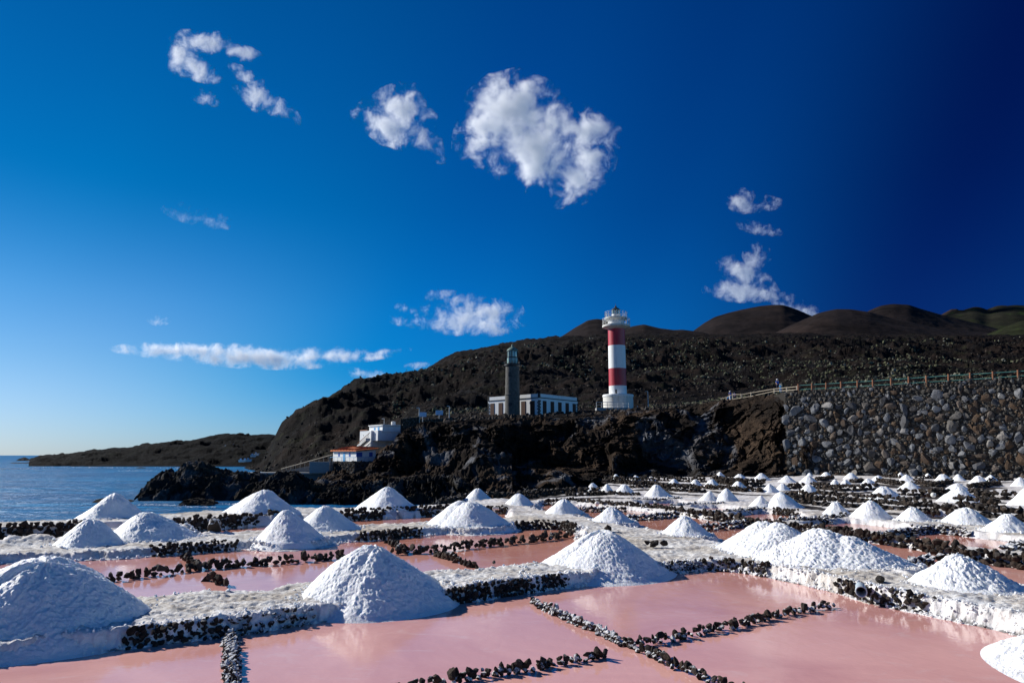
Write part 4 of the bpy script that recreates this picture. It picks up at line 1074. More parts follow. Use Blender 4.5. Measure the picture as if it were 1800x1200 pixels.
# the black cliff behind the pans
def build_cliff():
    top = [(690, 778, 97), (700, 765, 99), (718, 752, 101), (742, 745, 103), (780, 742, 104), (850, 740, 104), (900, 737, 104), (1000, 733, 104), (1060, 728, 104), (1130, 722, 104), (1200, 714, 102), (1250, 708, 99), (1290, 703, 96), (1330, 699, 93), (1370, 693, 88), (1402, 690, 84), (1425, 690, 82)]
    bot = [(690, 885, 84), (740, 884, 82), (780, 882, 80), (850, 876, 79), (900, 866, 79), (1000, 862, 80), (1060, 842, 82), (1100, 835, 84), (1200, 834, 84), (1300, 834, 82), (1390, 834, 79), (1425, 834, 78)]
    n, m = 900, 230
    u = np.linspace(690, 1425, n)
    I = lambda L, k: np.interp(u, [p[0] for p in L], [p[k] for p in L])
    T = ptv(u, I(top, 1), I(top, 2)); B = ptv(u, I(bot, 1), I(bot, 2)); B[:, 2] = np.where(u < 1070, -3.4, B[:, 2] - 0.6)
    t = np.linspace(0, 1, m)[:, None]
    # ledges: how far back each height of the face stands
    prof = np.interp(t, [0, 0.06, 0.30, 0.36, 0.55, 0.85, 1.0], [0, 0.10, 0.34, 0.66, 0.76, 0.90, 1.0])
    prof2 = np.interp(t, [0, 0.1, 0.5, 0.9, 1.0], [0, 0.25, 0.5, 0.8, 1.0])
    wr = sstep(980, 1120, u)[None, :]
    k = prof * (1 - wr) + prof2 * wr
    V = np.zeros((m, n, 3))
    for c in range(3):
        V[..., c] = B[:, c] + (T[:, c] - B[:, c]) * (k if c < 2 else t)
    big = fbm(V / 9.0 + 3, 3); rid = fbm(V * np.array([1, 1, 0.45]) / 3.6, 5, gain=0.58, ridged=True); fine = fbm(V / 0.9, 4, gain=0.65, ridged=True)
    w = sstep(0, 0.08, t) * (1 - 0.75 * sstep(0.88, 1.0, t))
    V[..., 1] -= w * (4.6 * big + 2.6 * rid + 1.0 * fine)
    V[..., 0] += w * (1.5 * fbm(V / 4.0 + 40, 3))
    V[..., 2] += (w * (0.8 * fbm(V / 2.2 + 70, 3)) + 0.5 * fbm(V * np.array([1, 1, 0]) / 2.5, 3) * sstep(0.8, 1, t)) + 0.25 * sstep(0.9, 1.0, t) * np.abs(fine)
    # cap running back under the slope
    C = V[-1:].copy(); C[..., 1] += 9; C[..., 0] *= 1.05; C[..., 2] -= 1.5
    V = np.concatenate([V, C])
    o = make_mesh('cliff', V.reshape(-1, 3), gridfaces(m + 1, n), M['cliff'], True); tag(o, kind='structure')
build_cliff()
def lumpy_rock(name, sky_px, D, depth, zfoot, label, mat='rock', amp=0.45, n=220, m=90, fs=1.6, seed=0, kind=None, cat='rock', shape=1.9, group=None):
    o = ridge_hill(name, sky_px, D, depth, 0, M[mat], n=n, m=m, amp=amp, fs=fs, ridged=True, bulge=0.7, back=0.9, shape=shape, zfoot=zfoot, label=label, cat=cat, kind=kind, seed=seed, oct=6)
    if group: o['group'] = group
    return o
# promontory carrying the two houses
lumpy_rock('promontory', [(545, 862), (575, 842), (600, 838), (618, 838), (640, 834), (655, 815), (665, 800), (690, 782), (705, 768), (722, 756), (745, 748), (790, 752), (840, 770), (900, 800)],
           [100, 104, 106, 107, 106, 108, 110, 112, 112, 110, 108, 104, 98, 94], 21, -3.3, None, 'cliff', 0.16, 420, 150, 2.0, 3, kind='structure', shape=1.15)
lumpy_rock('sea_rock', [(246, 884), (252, 874), (262, 856), (276, 843), (296, 834), (306, 836), (316, 826), (330, 819), (348, 817), (366, 822), (385, 832), (410, 836), (450, 840), (492, 846), (520, 862)], 92, 9.5, -3.3, 'long dark lava rock rising from the sea at left', seed=5, n=320, m=110, amp=0.3)
lumpy_rock('sea_rock', [(428, 892), (446, 872), (462, 856), (478, 842), (494, 834), (508, 831), (522, 836), (540, 850), (560, 858), (585, 862), (610, 866), (640, 880)], 84, 7.5, -3.3, 'rounded grey lava rock in front of the quay', seed=8, n=260, m=100, amp=0.3)
lumpy_rock('sea_rock', [(318, 888), (326, 880), (345, 877), (366, 879), (380, 885), (384, 890)], 77.5, 3, -3.2, 'flat low black rock in the water before the long rock', seed=9, n=90, m=36)
lumpy_rock('sea_rock', [(560, 880), (600, 868), (640, 858), (700, 850), (760, 845), (830, 848), (900, 858), (960, 868)], 84, 8, -3.3, 'jumbled grey boulders at the foot of the cliff', 'rock', 0.5, 420, 110, 2.2, 12, kind=None)
SR = 'small black rocks awash off the headland'
for k, (sk, D, dp, lb) in enumerate((
    ([(30, 810), (38, 805.5), (44, 803.5), (50, 806), (56, 809)], 700, 20, 'pointed black islet farthest out by the horizon'),
    ([(15, 815), (26, 812.5), (40, 813), (54, 811.5), (66, 812.5), (70, 815)], 480, 16, 'long low reef off the tip of the headland'),
    ([(28, 822), (34, 819), (42, 820), (48, 817.5), (54, 822)], 370, 10, 'small jagged rock in the surf left of the headland'),
    ([(49, 824), (54, 821.5), (60, 824)], 335, 8, 'tiny rock just nearer than the surf reef'),
    ([(127, 823.5), (131, 820.5), (136, 823.5)], 325, 7, 'tiny rock in the water below the headland'),
    ([(147, 824), (152, 820.5), (158, 824)], 322, 7, 'tiny rock below the headland, the one farther right'),
    ([(229, 827), (236, 823), (246, 820.5), (256, 822), (264, 827)], 296, 9, 'flat dark rock alone in the bay below the headland'),
    ([(161, 886), (168, 880), (176, 877), (186, 875), (196, 880), (206, 886)], 82, 3, 'dark rock showing at the left flank of the far left heap'),
    ([(222, 884), (228, 878), (234, 880), (240, 885)], 82, 2.5, 'dark rock showing at the right flank of the far left heap'))):
    lumpy_rock('sea_rock', sk, D, dp, -3.1, lb, 'rock', 0.25, 60, 24, 1.4, k * 3.3, group=SR)

# white surf lines are left to the sea; the quay and the houses
def P3(u, v, Y): return Vector([float(c) for c in pt(u, v, Y)])
def quay():
    a, b = pt(378, 830, 112), pt(582, 830, 108); z = a[2]
    r = empty('quay', (a[0], a[1], z), 0, 'pale grey concrete quay above a dark wall by the orange roofed house', 'quay')
    n = 18; L = b[0] - a[0]
    MB().box((L / 2, 1.2, -0.12), (L, 3.4, 0.22)).build('deck', M['concrete'], r)
    MB().box((L / 2 + 1.2, 1.6, -2.2), (L - 2.4, 2.6, 3.92)).build('quay_wall', M['quay'], r)
quay()
def stair_wall():
    a, b, c = pt(494, 825, 116), pt(584, 799, 112), pt(584, 831, 112)
    r = empty('stair_ramp', tuple(a), 0, 'concrete stair wall with brown handrail climbing from quay to house', 'stair')
    A = Vector((0, 0, 0)); Bv = Vector(b - a); Cv = Vector(c - a); t = Vector((0, 1.4, 0)); A0 = Vector((0, 0, Cv.z))
    MB().hexa([A0, A0 * 1.0 + Vector((Cv.x, Cv.y, 0)), A0 + Vector((Cv.x, Cv.y + 1.4, 0)), A0 + t, A + Vector((0, 0, -0.35)), Bv + Vector((0, 0, -1.0)), Bv + t + Vector((0, 0, -1.0)), A + t + Vector((0, 0, -0.35))]).build('ramp_wall', M['quay'], r)
    MB().tube(A + Vector((0, -.02, .1)), Bv, 0.07, 6).build('handrail', M['palewood'], r)
    for k in range(11):
        q = A.lerp(Bv, (k + 0.2) / 11.0); o = MB().tube(q + Vector((0, 0, -0.9)), q + Vector((0, 0, 0.05)), 0.05, 6).build('rail_post', M['palewood'], r)
    d = pt(546, 811, 111.5); e = pt(578, 831, 111)
    w = e[0] - d[0]; h = d[2] - e[2]
    MB().box((d[0] - a[0] + w / 2, d[1] - a[1], (d[2] + e[2]) / 2 - a[2]), (w, 1.0, h)).build('buttress', M['concrete'], r)
stair_wall()
def orange_house():
    # nearest corner at u=627; left face runs to u=585, right face to u=660
    K = pt(627, 811, 109); zb = K[2]
    Lx = pt(585, 811, 115.5); Rx = pt(660, 811, 110.8)
    l = Vector((Lx[0] - K[0], Lx[1] - K[1], 0)); rr = Vector((Rx[0] - K[0], Rx[1] - K[1], 0)); h = pt(627, 793, 109)[2] - zb
    rt = empty('orange_roof_house', (K[0], K[1], zb), 0, 'small white house with orange roof and blue shutters on a stone base', 'house')
    O = Vector((0, 0, 0)); U = Vector((0, 0, 1)); d = l + rr
    MB().hexa([O, rr, d, l, O + U * h, rr + U * (h * 1.22), d + U * (h * 1.3), l + U * (h * 1.02)]).build('wall', M['white'], rt)
    e = 0.35; ln, rn = l.normalized(), rr.normalized()
    p = [O - ln * e - rn * e + U * (h + .01), rr - ln * e + rn * e + U * (h * 1.22 + .02), d + ln * e + rn * e + U * (h * 1.5), l + ln * e - rn * e + U * (h * 1.02 + .02)]
    rf = MB().hexa(p + [q + U * 0.16 for q in p]).build('roof', M['tile'], rt)
    for k in range(9):
        a_ = p[0].lerp(p[3], (k + 0.5) / 9) + U * 0.19; b_ = p[1].lerp(p[2], (k + 0.5) / 9) + U * 0.19
        MB().tube(a_, b_, 0.09, 6).build('tile_row', M['tile'], rf)
    def on(vec, t, z0, z1, w, out, name, mat):
        c = vec * t; nn = out * 0.03; dv = vec.normalized() * w / 2
        q = [c - dv + nn + U * z0, c + dv + nn + U * z0, c + dv - out * .05 + U * z0, c - dv - out * .05 + U * z0]
        o = MB().hexa(q + [x + U * (z1 - z0) for x in q]).build(name, M[mat], rt)
        q2 = [x - out * 0 for x in q]
        return o
    ol = Vector((-l.y, l.x, 0)).normalized(); ol = ol if ol.y < 0 else -ol
    orr = Vector((-rr.y, rr.x, 0)).normalized(); orr = orr if orr.y < 0 else -orr
    for t in (0.29, 0.74): on(l, t, h * .5, h * .9, .55, ol, 'window_shutter', 'bluepaint')
    on(l, 0.52, 0.02, h * .88, .75, ol, 'door', 'ltblue')
    on(rr, 0.12, h * .48, h * .92, 1.0, orr, 'window_shutter', 'bluepaint'); on(rr, 0.74, h * .5, h * .92, .6, orr, 'window_shutter', 'bluepaint')
    MB().tube(l + ol * .5 + U * h * .42, O + (ol + orr) * .5 + U * h * .42, 0.03, 6).tube(O + (ol + orr) * .5 + U * h * .42, rr + orr * .5 + U * h * .42, 0.03, 6).build('handrail', M['ltblue'], rt)
    for t in np.linspace(0, 1, 7): MB().tube(l * float(t) + ol * .5, l * float(t) + ol * .5 + U * h * .42, 0.025, 5).build('rail_post', M['ltblue'], rt)
    for t in np.linspace(0.15, 1, 5): MB().tube(rr * float(t) + orr * .5, rr * float(t) + orr * .5 + U * h * .42, 0.025, 5).build('rail_post', M['ltblue'], rt)
    bs = empty('stone_platform', (K[0], K[1], zb), 0, 'rough stone base carrying the orange roofed house above the rocks', 'stone base')
    q = [O + (ol + orr) * .6, rr + orr * .6, d * 1.05, l + ol * .6 + ln * .3]
    MB().hexa([x * 1.06 - U * 3.4 for x in q] + [x - U * 0.02 for x in q]).build('base_wall', M['rubble_core'], bs)
    rng = np.random.default_rng(4); C, S = [], []
    for (A_, B_) in ((q[3], q[0]), (q[0], q[1])):
        for i in range(900):
            t, z = rng.random(), rng.random(); s = rng.uniform(.10, .24)
            c = (A_.lerp(B_, t)) * (1.0 + 0.06 * z) - U * (3.3 * z); C.append(c[:]); S.append(s)
    join_stones('small_stones', C, S, M['rubble'], bs, rng=rng)
def core():
    t = NT('dark_core'); t.set((0.03, 0.027, 0.024), 1.0, 0.1); return t.m
M['rubble_core'] = core()
orange_house()
def white_house():
    K = pt(632, 778, 126); z = K[2]; s = px(K)
    r = empty('white_house', (K[0], K[1], z), -0.85, 'white stepped house with flat roofs on the slope above the orange roof', 'house')
    def blk(u0, u1, v0, v1, y0, y1, name, mat='white'):
        a = pt(u0, v1, 126); b = pt(u1, v0, 126)
        return MB().box(((a[0] + b[0]) / 2 - K[0], (y0 + y1) / 2, (a[2] + b[2]) / 2 - z), (b[0] - a[0], y1 - y0, b[2] - a[2])).build(name, M[mat], r, bevel=0.02)
    blk(632, 672, 757.5, 785, 0.0, 5, 'lower_wall'); blk(660, 688, 757.0, 775, 0.4, 5.5, 'side_wall')
    blk(644.5, 690, 749, 760, 1.2, 6, 'upper_wall'); blk(644, 693, 747.6, 749, 1.0, 6.2, 'roof_edge')
    blk(633, 659, 755.6, 757.2, -0.05, 0.05, 'terrace_rail', 'post')
    for u0, u1, v0, v1 in ((661, 665.5, 752, 757), (674, 679, 751, 757)): blk(u0, u1, v0, v1, 1.14, 1.25, 'window', 'ltblue')
    blk(645, 646.8, 764.5, 766, -0.04, 0.05, 'wall_lamp', 'dark')
    a = pt(634, 779, 125.4); b = pt(676, 761, 125.4)
    MB().tube(Vector(a - K), Vector(b - K), 0.05, 6).build('handrail', M['post'], r)
    for k in range(9):
        q = a + (b - a) * (k + .3) / 9 - K; MB().tube(q - np.array([0, 0, .8]), q, 0.035, 5).build('rail_post', M['post'], r)
    for k in range(10):
        q = a + (b - a) * (k + .5) / 10 - K; MB().box((q[0], q[1] - .3, q[2] - 1.15), ((b - a)[0] / 10 + .02, .9, .5)).build('step', M['white_old'], r)
    c = pt(692, 746.5, 127) - K
    t = MB().lathe([(0.42, -1.0), (0.42, .1), (.36, .2), (0.05, .26)], 20).build('water_tank', M['white_old'], None, True); t.location = tuple(Vector([float(q) for q in pt(691.5, 747.5, 126)]) + Vector((0, 0, .5)))
    tag(t, 'short round white tank at the right end of the stepped white house', 'tank')
white_house()
def lamp_post(u, vb, vt, Y, label, r=0.09, arm=False):
    p = pt(u, vb, Y); h = pt(u, vt, Y)[2] - p[2]
    e_ = empty('lamp_post', tuple(p), 0, label, 'lamp post', 'slim posts on the cliff top')
    MB().tube((0, 0, -1.0), (0, 0, h), r * 1.2, 8, r * .7).build('pole', M['steel'], e_)
    MB().box((-0.22, 0, h + .04), (0.5, .22, .1)).build('lamp_head', M['steel'], e_)
lamp_post(736.5, 745, 717, 112, 'slim pale post at the left end of the cliff top')
lamp_post(789.5, 738, 714, 125, 'slim pale post left of the old stone lighthouse')
lamp_post(1139.5, 714, 688, 148, 'pale lamp post right of the red and white lighthouse')
lamp_post(675, 750, 736, 126, 'dark little post on the roof of the stepped house', 0.05)
def sign(u, v, Y, w, h, label):
    p = pt(u, v, Y); r = empty('notice_board', tuple(p), 0.2, label, 'sign')
    MB().box((0, 0, 1.2), (w, .06, h)).build('board', M['whiteblue'], r); MB().tube((0, .05, -0.4), (0, .05, .9), .05, 6).build('post', M['steel'], r)
M['whiteblue'] = plain('pale_blue_board', (0.42, 0.58, 0.78), 0.5, 0.3, 0.1)
sign(743, 741, 114, 1.2, .75, 'small pale board beside the post at the cliff top left')
sign(772, 737, 121, 1.3, .8, 'small pale blue board left of the old lighthouse')
def low_wall(u0, v0, u1, v1, Y0, Y1, h, label):
    a, b = pt(u0, v0, Y0), pt(u1, v1, Y1); L = math.hypot(*(b - a)[:2]); ang = math.atan2(b[1] - a[1], b[0] - a[0])
    r = empty('low_stone_wall', tuple(a), ang, label, 'low wall'); dz = b[2] - a[2]
    MB().hexa([(0, -.2, -1.2), (L, -.2, dz - 1.2), (L, .2, dz - 1.2), (0, .2, -1.2), (0, -.2, h), (L, -.2, dz + h), (L, .2, dz + h), (0, .2, h)]).build('wall_core', M['rubble_core'], r)
    rng = np.random.default_rng(int(u0)); n = int(L * (h + .8) * 14); x = rng.uniform(0, L, n); zz = rng.uniform(-.8, 1, n)
    C = np.stack([x, np.full(n, -.2), np.where(zz < 0, zz, zz * h) + x / L * dz], 1); join_stones('small_stones', C, rng.uniform(.1, .2, n), M['rubble'], r, rng=rng)
low_wall(706, 747, 735, 743, 108, 112, 1.0, 'low grey stone wall at the left end of the cliff top')
low_wall(737, 741, 850, 735, 116, 125, .35, 'long low wall along the cliff top left of the old lighthouse')

def foam():
    rng = np.random.default_rng(9); C, S = [], []
    for (u0, v0, u1, v1, n, sp) in ((250, 886, 320, 888, 150, .5), (318, 890, 384, 891, 90, .4), (405, 885, 440, 886, 90, .5), (556, 879, 640, 874, 320, 1.2), (150, 887, 245, 887, 50, .4), (20, 823, 60, 824, 260, 1.5), (225, 827, 268, 827, 120, .8), (70, 821, 250, 822, 200, .8), (310, 822, 340, 822, 100, .9)):
        for k in range(n):
            t = rng.random(); p = gp(u0 + (u1 - u0) * t, v0 + (v1 - v0) * t, -3.0); d = max(1.0, p[1] / 110)
            C.append((p[0] + rng.normal() * sp * d, p[1] - abs(rng.normal()) * sp * d * 1.3, -3.0)); S.append(rng.uniform(.04, .13) * d)
    o = join_stones('sea_foam', C, S, M['foam'], rng=rng); tag(o, 'white surf breaking round the black shore rocks', 'foam')
M['foam'] = plain('foam', (0.80, 0.84, 0.86), 0.7, 0.3, 0.05)
foam()
# ------------------------------------------------------------------ lighthouses
def zat(v, Y, u=1085): return pt(u, v, Y)[2]
def new_lighthouse():
    Y = 150.0; zb = zat(721, Y); c = pt(1087, 721, Y); x0 = c[0]
    r = empty('striped_lighthouse', (x0, Y, zb), 0, 'tall red and white banded lighthouse on a round white base', 'lighthouse')
    Z = lambda v: zat(v, Y) - zb
    s = px(np.array([0, Y, zb]))
    rb, rt = 15.6 * s, 14.9 * s
    zs = [Z(695), Z(678.5), Z(648), Z(608), Z(577.5)]
    rad = lambda z: rb + (rt - rb) * (z - zs[0]) / (zs[-1] - zs[0])
    MB().lathe([(26.3 * s, -0.6), (26.3 * s, zs[0] - .25)], 48).build('base_drum', M['white_old'], r, True)
    MB().lathe([(26.9 * s, 0), (27.1 * s, .12), (27.1 * s, .42), (26.6 * s, .5)], 48, (0, 0, zs[0] - .35)).build('drum_rim', M['white'], r, True)
    for k, (m_, nm) in enumerate((('white', 'white_band'), ('red', 'red_band'), ('white', 'white_band'), ('red', 'red_band'))):
        a, b = zs[k], zs[k + 1]
        MB().lathe([(rad(a), a), (rad(b), b)], 56).build(nm, M[m_], r, True)
    g1 = Z(574.5)
    MB().lathe([(rt, g1 - .55), (24.5 * s, g1 - .12), (24.8 * s, g1), (24.8 * s, g1 + .3), (rt, g1 + .3)], 48, cap=False).build('lower_gallery', M['white_old'], r, True)
    MB().lathe([(14.6 * s, g1 + .3), (14.6 * s, Z(561))], 48).build('watch_room', M['white'], r, True)
    g2 = Z(560.5)
    MB().lathe([(14.6 * s, g2 - .5), (20.2 * s, g2 - .08), (20.4 * s, g2), (20.4 * s, g2 + .25), (1, g2 + .26)], 48, cap=False).build('upper_gallery', M['white_old'], r, True)
    MB().lathe([(8.4 * s, g2 + .25), (8.0 * s, Z(553)), (7.2 * s, Z(552.5))], 32).build('lantern_base', M['white'], r, True)
    MB().lathe([(6.8 * s, Z(552.5)), (6.8 * s, Z(545))], 24).build('lantern_glass', M['glass'], r, True)
    for k in range(10):
        a = k * PI / 5; MB().tube((6.95 * s * math.cos(a), 6.95 * s * math.sin(a), Z(552.6)), (6.95 * s * math.cos(a), 6.95 * s * math.sin(a), Z(544.8)), .06, 5).build('glazing_bar', M['dark'], r)
    MB().lathe([(7.9 * s, Z(545)), (7.9 * s, Z(544.3)), (4.6 * s, Z(541.6)), (1.6 * s, Z(540.3)), (1.9 * s, Z(539)), (1.2 * s, Z(537.8)), (.2 * s, Z(537.2))], 24).build('lantern_roof', M['dark'], r, True)
    MB().tube((0, 0, Z(538)), (0, 0, Z(534)), .04, 5).build('finial', M['dark'], r)
    def railing(R, z, h, n, mat, name, rr=.045):
        o = None
        for k in range(n):
            a = 2 * PI * k / n
            MB().tube((R * math.cos(a), R * math.sin(a), z), (R * math.cos(a), R * math.sin(a), z + h), rr, 5).build('rail_post', M[mat], r)
        for f in (0.36, 0.68, 1.0):
            m_ = MB()
            for k in range(n * 2):
                a, b = PI * k / n, PI * (k + 1) / n; m_.tube((R * math.cos(a), R * math.sin(a), z + h * f), (R * math.cos(b), R * math.sin(b), z + h * f), rr * .8, 5)
            m_.build('rail_ring', M[mat], r)
    railing(24.3 * s, g1 + .3, 1.5, 22, 'steel', 'lower_railing')
    railing(19.8 * s, g2 + .25, 1.25, 18, 'steel', 'upper_railing')
    MB().tube((-19.9 * s, 0, g2), (-19.9 * s, 0, Z(549)), .05, 5).build('aerial', M['dark'], r)
    # entrance terrace with railing
    a = pt(1047, 723, 146); b = pt(1103, 719, 146)
    MB().box(((a[0] + b[0]) / 2 - x0, 146.5 - Y - 1.0, -0.25), (b[0] - a[0], 2.4, .9)).build('terrace', M['concrete'], r)
    xa, xb = a[0] - x0, b[0] - x0
    for t in np.linspace(0, 1, 7): MB().tube((xa + (xb - xa) * t, -5.6, .2), (xa + (xb - xa) * t, -5.6, 1.35), .06, 5).build('terrace_post', M['steel'], r)
    MB().tube((xa, -5.6, 1.35), (xb, -5.6, 1.35), .06, 5).tube((xa, -5.6, .8), (xb, -5.6, .8), .045, 5).build('terrace_rail', M['steel'], r)
    p = pt(1122, 720, 149)
    MB().tube((p[0] - x0, 0, -.5), (p[0] - x0, 0, 1.0), .08, 6).build('bollard', M['steel'], r)
    # small slit windows
    for v, sx in ((690, -.35),):
        z = Z(v); MB().box((rb * sx, -rb * math.sqrt(1 - sx * sx) - .01, z), (.35, .12, 1.1)).build('window', M['dark'], r)
new_lighthouse()
def old_lighthouse():
    K = pt(948, 728.5, 125); z = K[2] - 0.1
    h = pt(948, 690.5, 125)[2] - K[2]
    b = empty('keepers_house', (K[0], K[1], z), 0, 'low white house with black stone corners and brown shutters beside the stone tower', 'house')
    Ld, Rd = Vector((-.76, .65, 0)), Vector((.65, .76, 0)); LL, RL = 12.7, 12.2; U = Vector((0, 0, 1))
    def box(o, d1, l1, d2, l2, z0, z1, name, mat, par=b):
        q = [o, o + d1 * l1, o + d1 * l1 + d2 * l2, o + d2 * l2]
        return MB().hexa([x + U * z0 for x in q] + [x + U * z1 for x in q]).build(name, M[mat], par)
    O = Vector((0, 0, 0))
    box(O, Ld, LL, Rd, RL, -.8, h * .83, 'wall', 'white')
    e = .09
    box(O - Ld * e - Rd * e, Ld, LL + 2 * e, Rd, RL + 2 * e, h * .80, h * .835, 'cornice', 'cornice')
    box(O - Ld * .03 - Rd * .03, Ld, LL + .06, Rd, RL + .06, h * .835, h, 'parapet', 'white')
    box(O - Ld * e - Rd * e, Ld, LL + 2 * e, Rd, RL + 2 * e, -.9, .12, 'plinth', 'cornice')
    rng = np.random.default_rng(2)
    for (p, d1, d2) in ((O, Ld, Rd), (Ld * LL, -Ld, Rd), (Rd * RL, Ld, -Rd)):
        n = 9
        for k in range(n):
            s = .50 if k % 2 else .30; z0 = .12 + (h * .68) * k / n; z1 = .12 + (h * .68) * (k + .86) / n
            box(p - (d1 + d2) * .05, d1, s, d2, .8 - s, z0, z1, 'corner_stone', 'cornice')
        box(p - (d1 + d2) * .06, d1, .35, d2, .35, h * .84, h * 1.03, 'corner_stone', 'cornice')
    def shutter(o, d, out, t, w, z0, z1):
        c = o + d * t
        f = box(c - d * (w / 2 + .08) + out * .03, d, w + .16, -out, .10, z0, z1 + .10, 'window_frame', 'cornice')
        box(c - d * w / 2 + out * .06, d, w / 2 - .01, -out, .08, z0 + .02, z1, 'shutter', 'wood', f)
        box(c + d * .01 + out * .06, d, w / 2 - .01, -out, .08, z0 + .02, z1, 'shutter', 'wood', f)
    oL = -Rd; oR = -Ld
    for t in (1.6, 3.75, 9.4, 11.55): shutter(O, Ld, oL, t, .95, .12, h * .66)
    for t in (1.6, 3.95, 6.3, 8.65, 11.0): shutter(O, Rd, oR, t, .95, .12, h * .66)
    p = Ld * 3.2 + Rd * 4
    box(p, Ld, .9, Rd, .9, h * .9, h * 1.10, 'roof_vent', 'white')
    # the stone tower
    Y = 126.5; c = pt(900.8, 730, Y); zb = c[2] - .4; s = px(c)
    r = empty('stone_lighthouse', (c[0], Y, zb), 0, 'old grey stone lighthouse tower with green domed lantern', 'lighthouse')
    Z = lambda v: pt(901, v, Y)[2] - zb
    MB().lathe([(13.4 * s, -.6), (13.0 * s, Z(695)), (13.6 * s, Z(694.6)), (13.6 * s, Z(693)), (12.8 * s, Z(692.6)), (12.0 * s, Z(644))], 40).build('tower_shaft', M['masonry'], r, True)
    MB().lathe([(12.0 * s, Z(644.5)), (14.2 * s, Z(643)), (14.4 * s, Z(640.6)), (9 * s, Z(640.4))], 40, cap=False).build('gallery', M['dark'], r, True)
    MB().lathe([(9.1 * s, Z(640.5)), (9.1 * s, Z(628))], 16).build('lantern_lower', M['lantern_dark'], r, False)
    MB().lathe([(8.8 * s, Z(628)), (8.8 * s, Z(617))], 16).build('lantern_glass', M['glass'], r, False)
    for k in range(10):
        a = k * PI / 5 + .2; R = 9.3 * s
        MB().tube((R * math.cos(a), R * math.sin(a), Z(640.5)), (R * math.cos(a), R * math.sin(a), Z(616.5)), .07, 5).build('glazing_bar', M['dark'], r)
        a += .3
        MB().box((R * math.cos(a), R * math.sin(a), Z(634)), (.04, .55, Z(630) - Z(638.5)), a).build('pane', M['glass'], r)
    MB().lathe([(9.6 * s, Z(628.6)), (9.7 * s, Z(627.6)), (9.3 * s, Z(627.5))], 24, cap=False).build('lantern_band', M['dark'], r, True)
    MB().lathe([(10.2 * s, Z(617)), (10.2 * s, Z(616)), (8.4 * s, Z(613.6)), (5 * s, Z(611)), (2.2 * s, Z(609.6)), (1.8 * s, Z(608.4)), (2.2 * s, Z(607.6)), (1.6 * s, Z(606)), (.2 * s, Z(605))], 28).build('dome', M['copper'], r, True)
    MB().tube((0, 0, Z(606)), (0, 0, Z(600)), .03, 5).build('finial', M['dark'], r)
    R = 13.9 * s
    for k in range(16):
        a = k * PI / 8; MB().tube((R * math.cos(a), R * math.sin(a), Z(641)), (R * math.cos(a), R * math.sin(a), Z(635.8)), .03, 5).build('rail_post', M['dark'], r)
    m_ = MB()
    for k in range(32):
        a, b_ = k * PI / 16, (k + 1) * PI / 16; m_.tube((R * math.cos(a), R * math.sin(a), Z(636)), (R * math.cos(b_), R * math.sin(b_), Z(636)), .03, 5)
    m_.build('rail_ring', M['dark'], r)
    for v, rr in ((657, 12.3), (661, 12.4)):
        a = math.radians(-112); MB().box((rr * s * math.cos(a), rr * s * math.sin(a), Z(v)), (.12, .5, .35), a).build('slit_window', M['dark'], r)
    a = math.radians(-106); q = Vector((13.15 * s * math.cos(a), 13.15 * s * math.sin(a), Z(711)))
    o = Vector((math.cos(a), math.sin(a), 0)); MB().tube(q - o * .1, q + o * .12, .36, 16).build('round_window', M['dark'], r)
M['cornice'] = plain('dark_trim_stone', (0.055, 0.052, 0.05), 0.85, 0.2, 0.2, 3)
M['lantern_dark'] = plain('lantern_interior', (0.05, 0.06, 0.06), 0.5, 0.4, 0.1)
old_lighthouse()

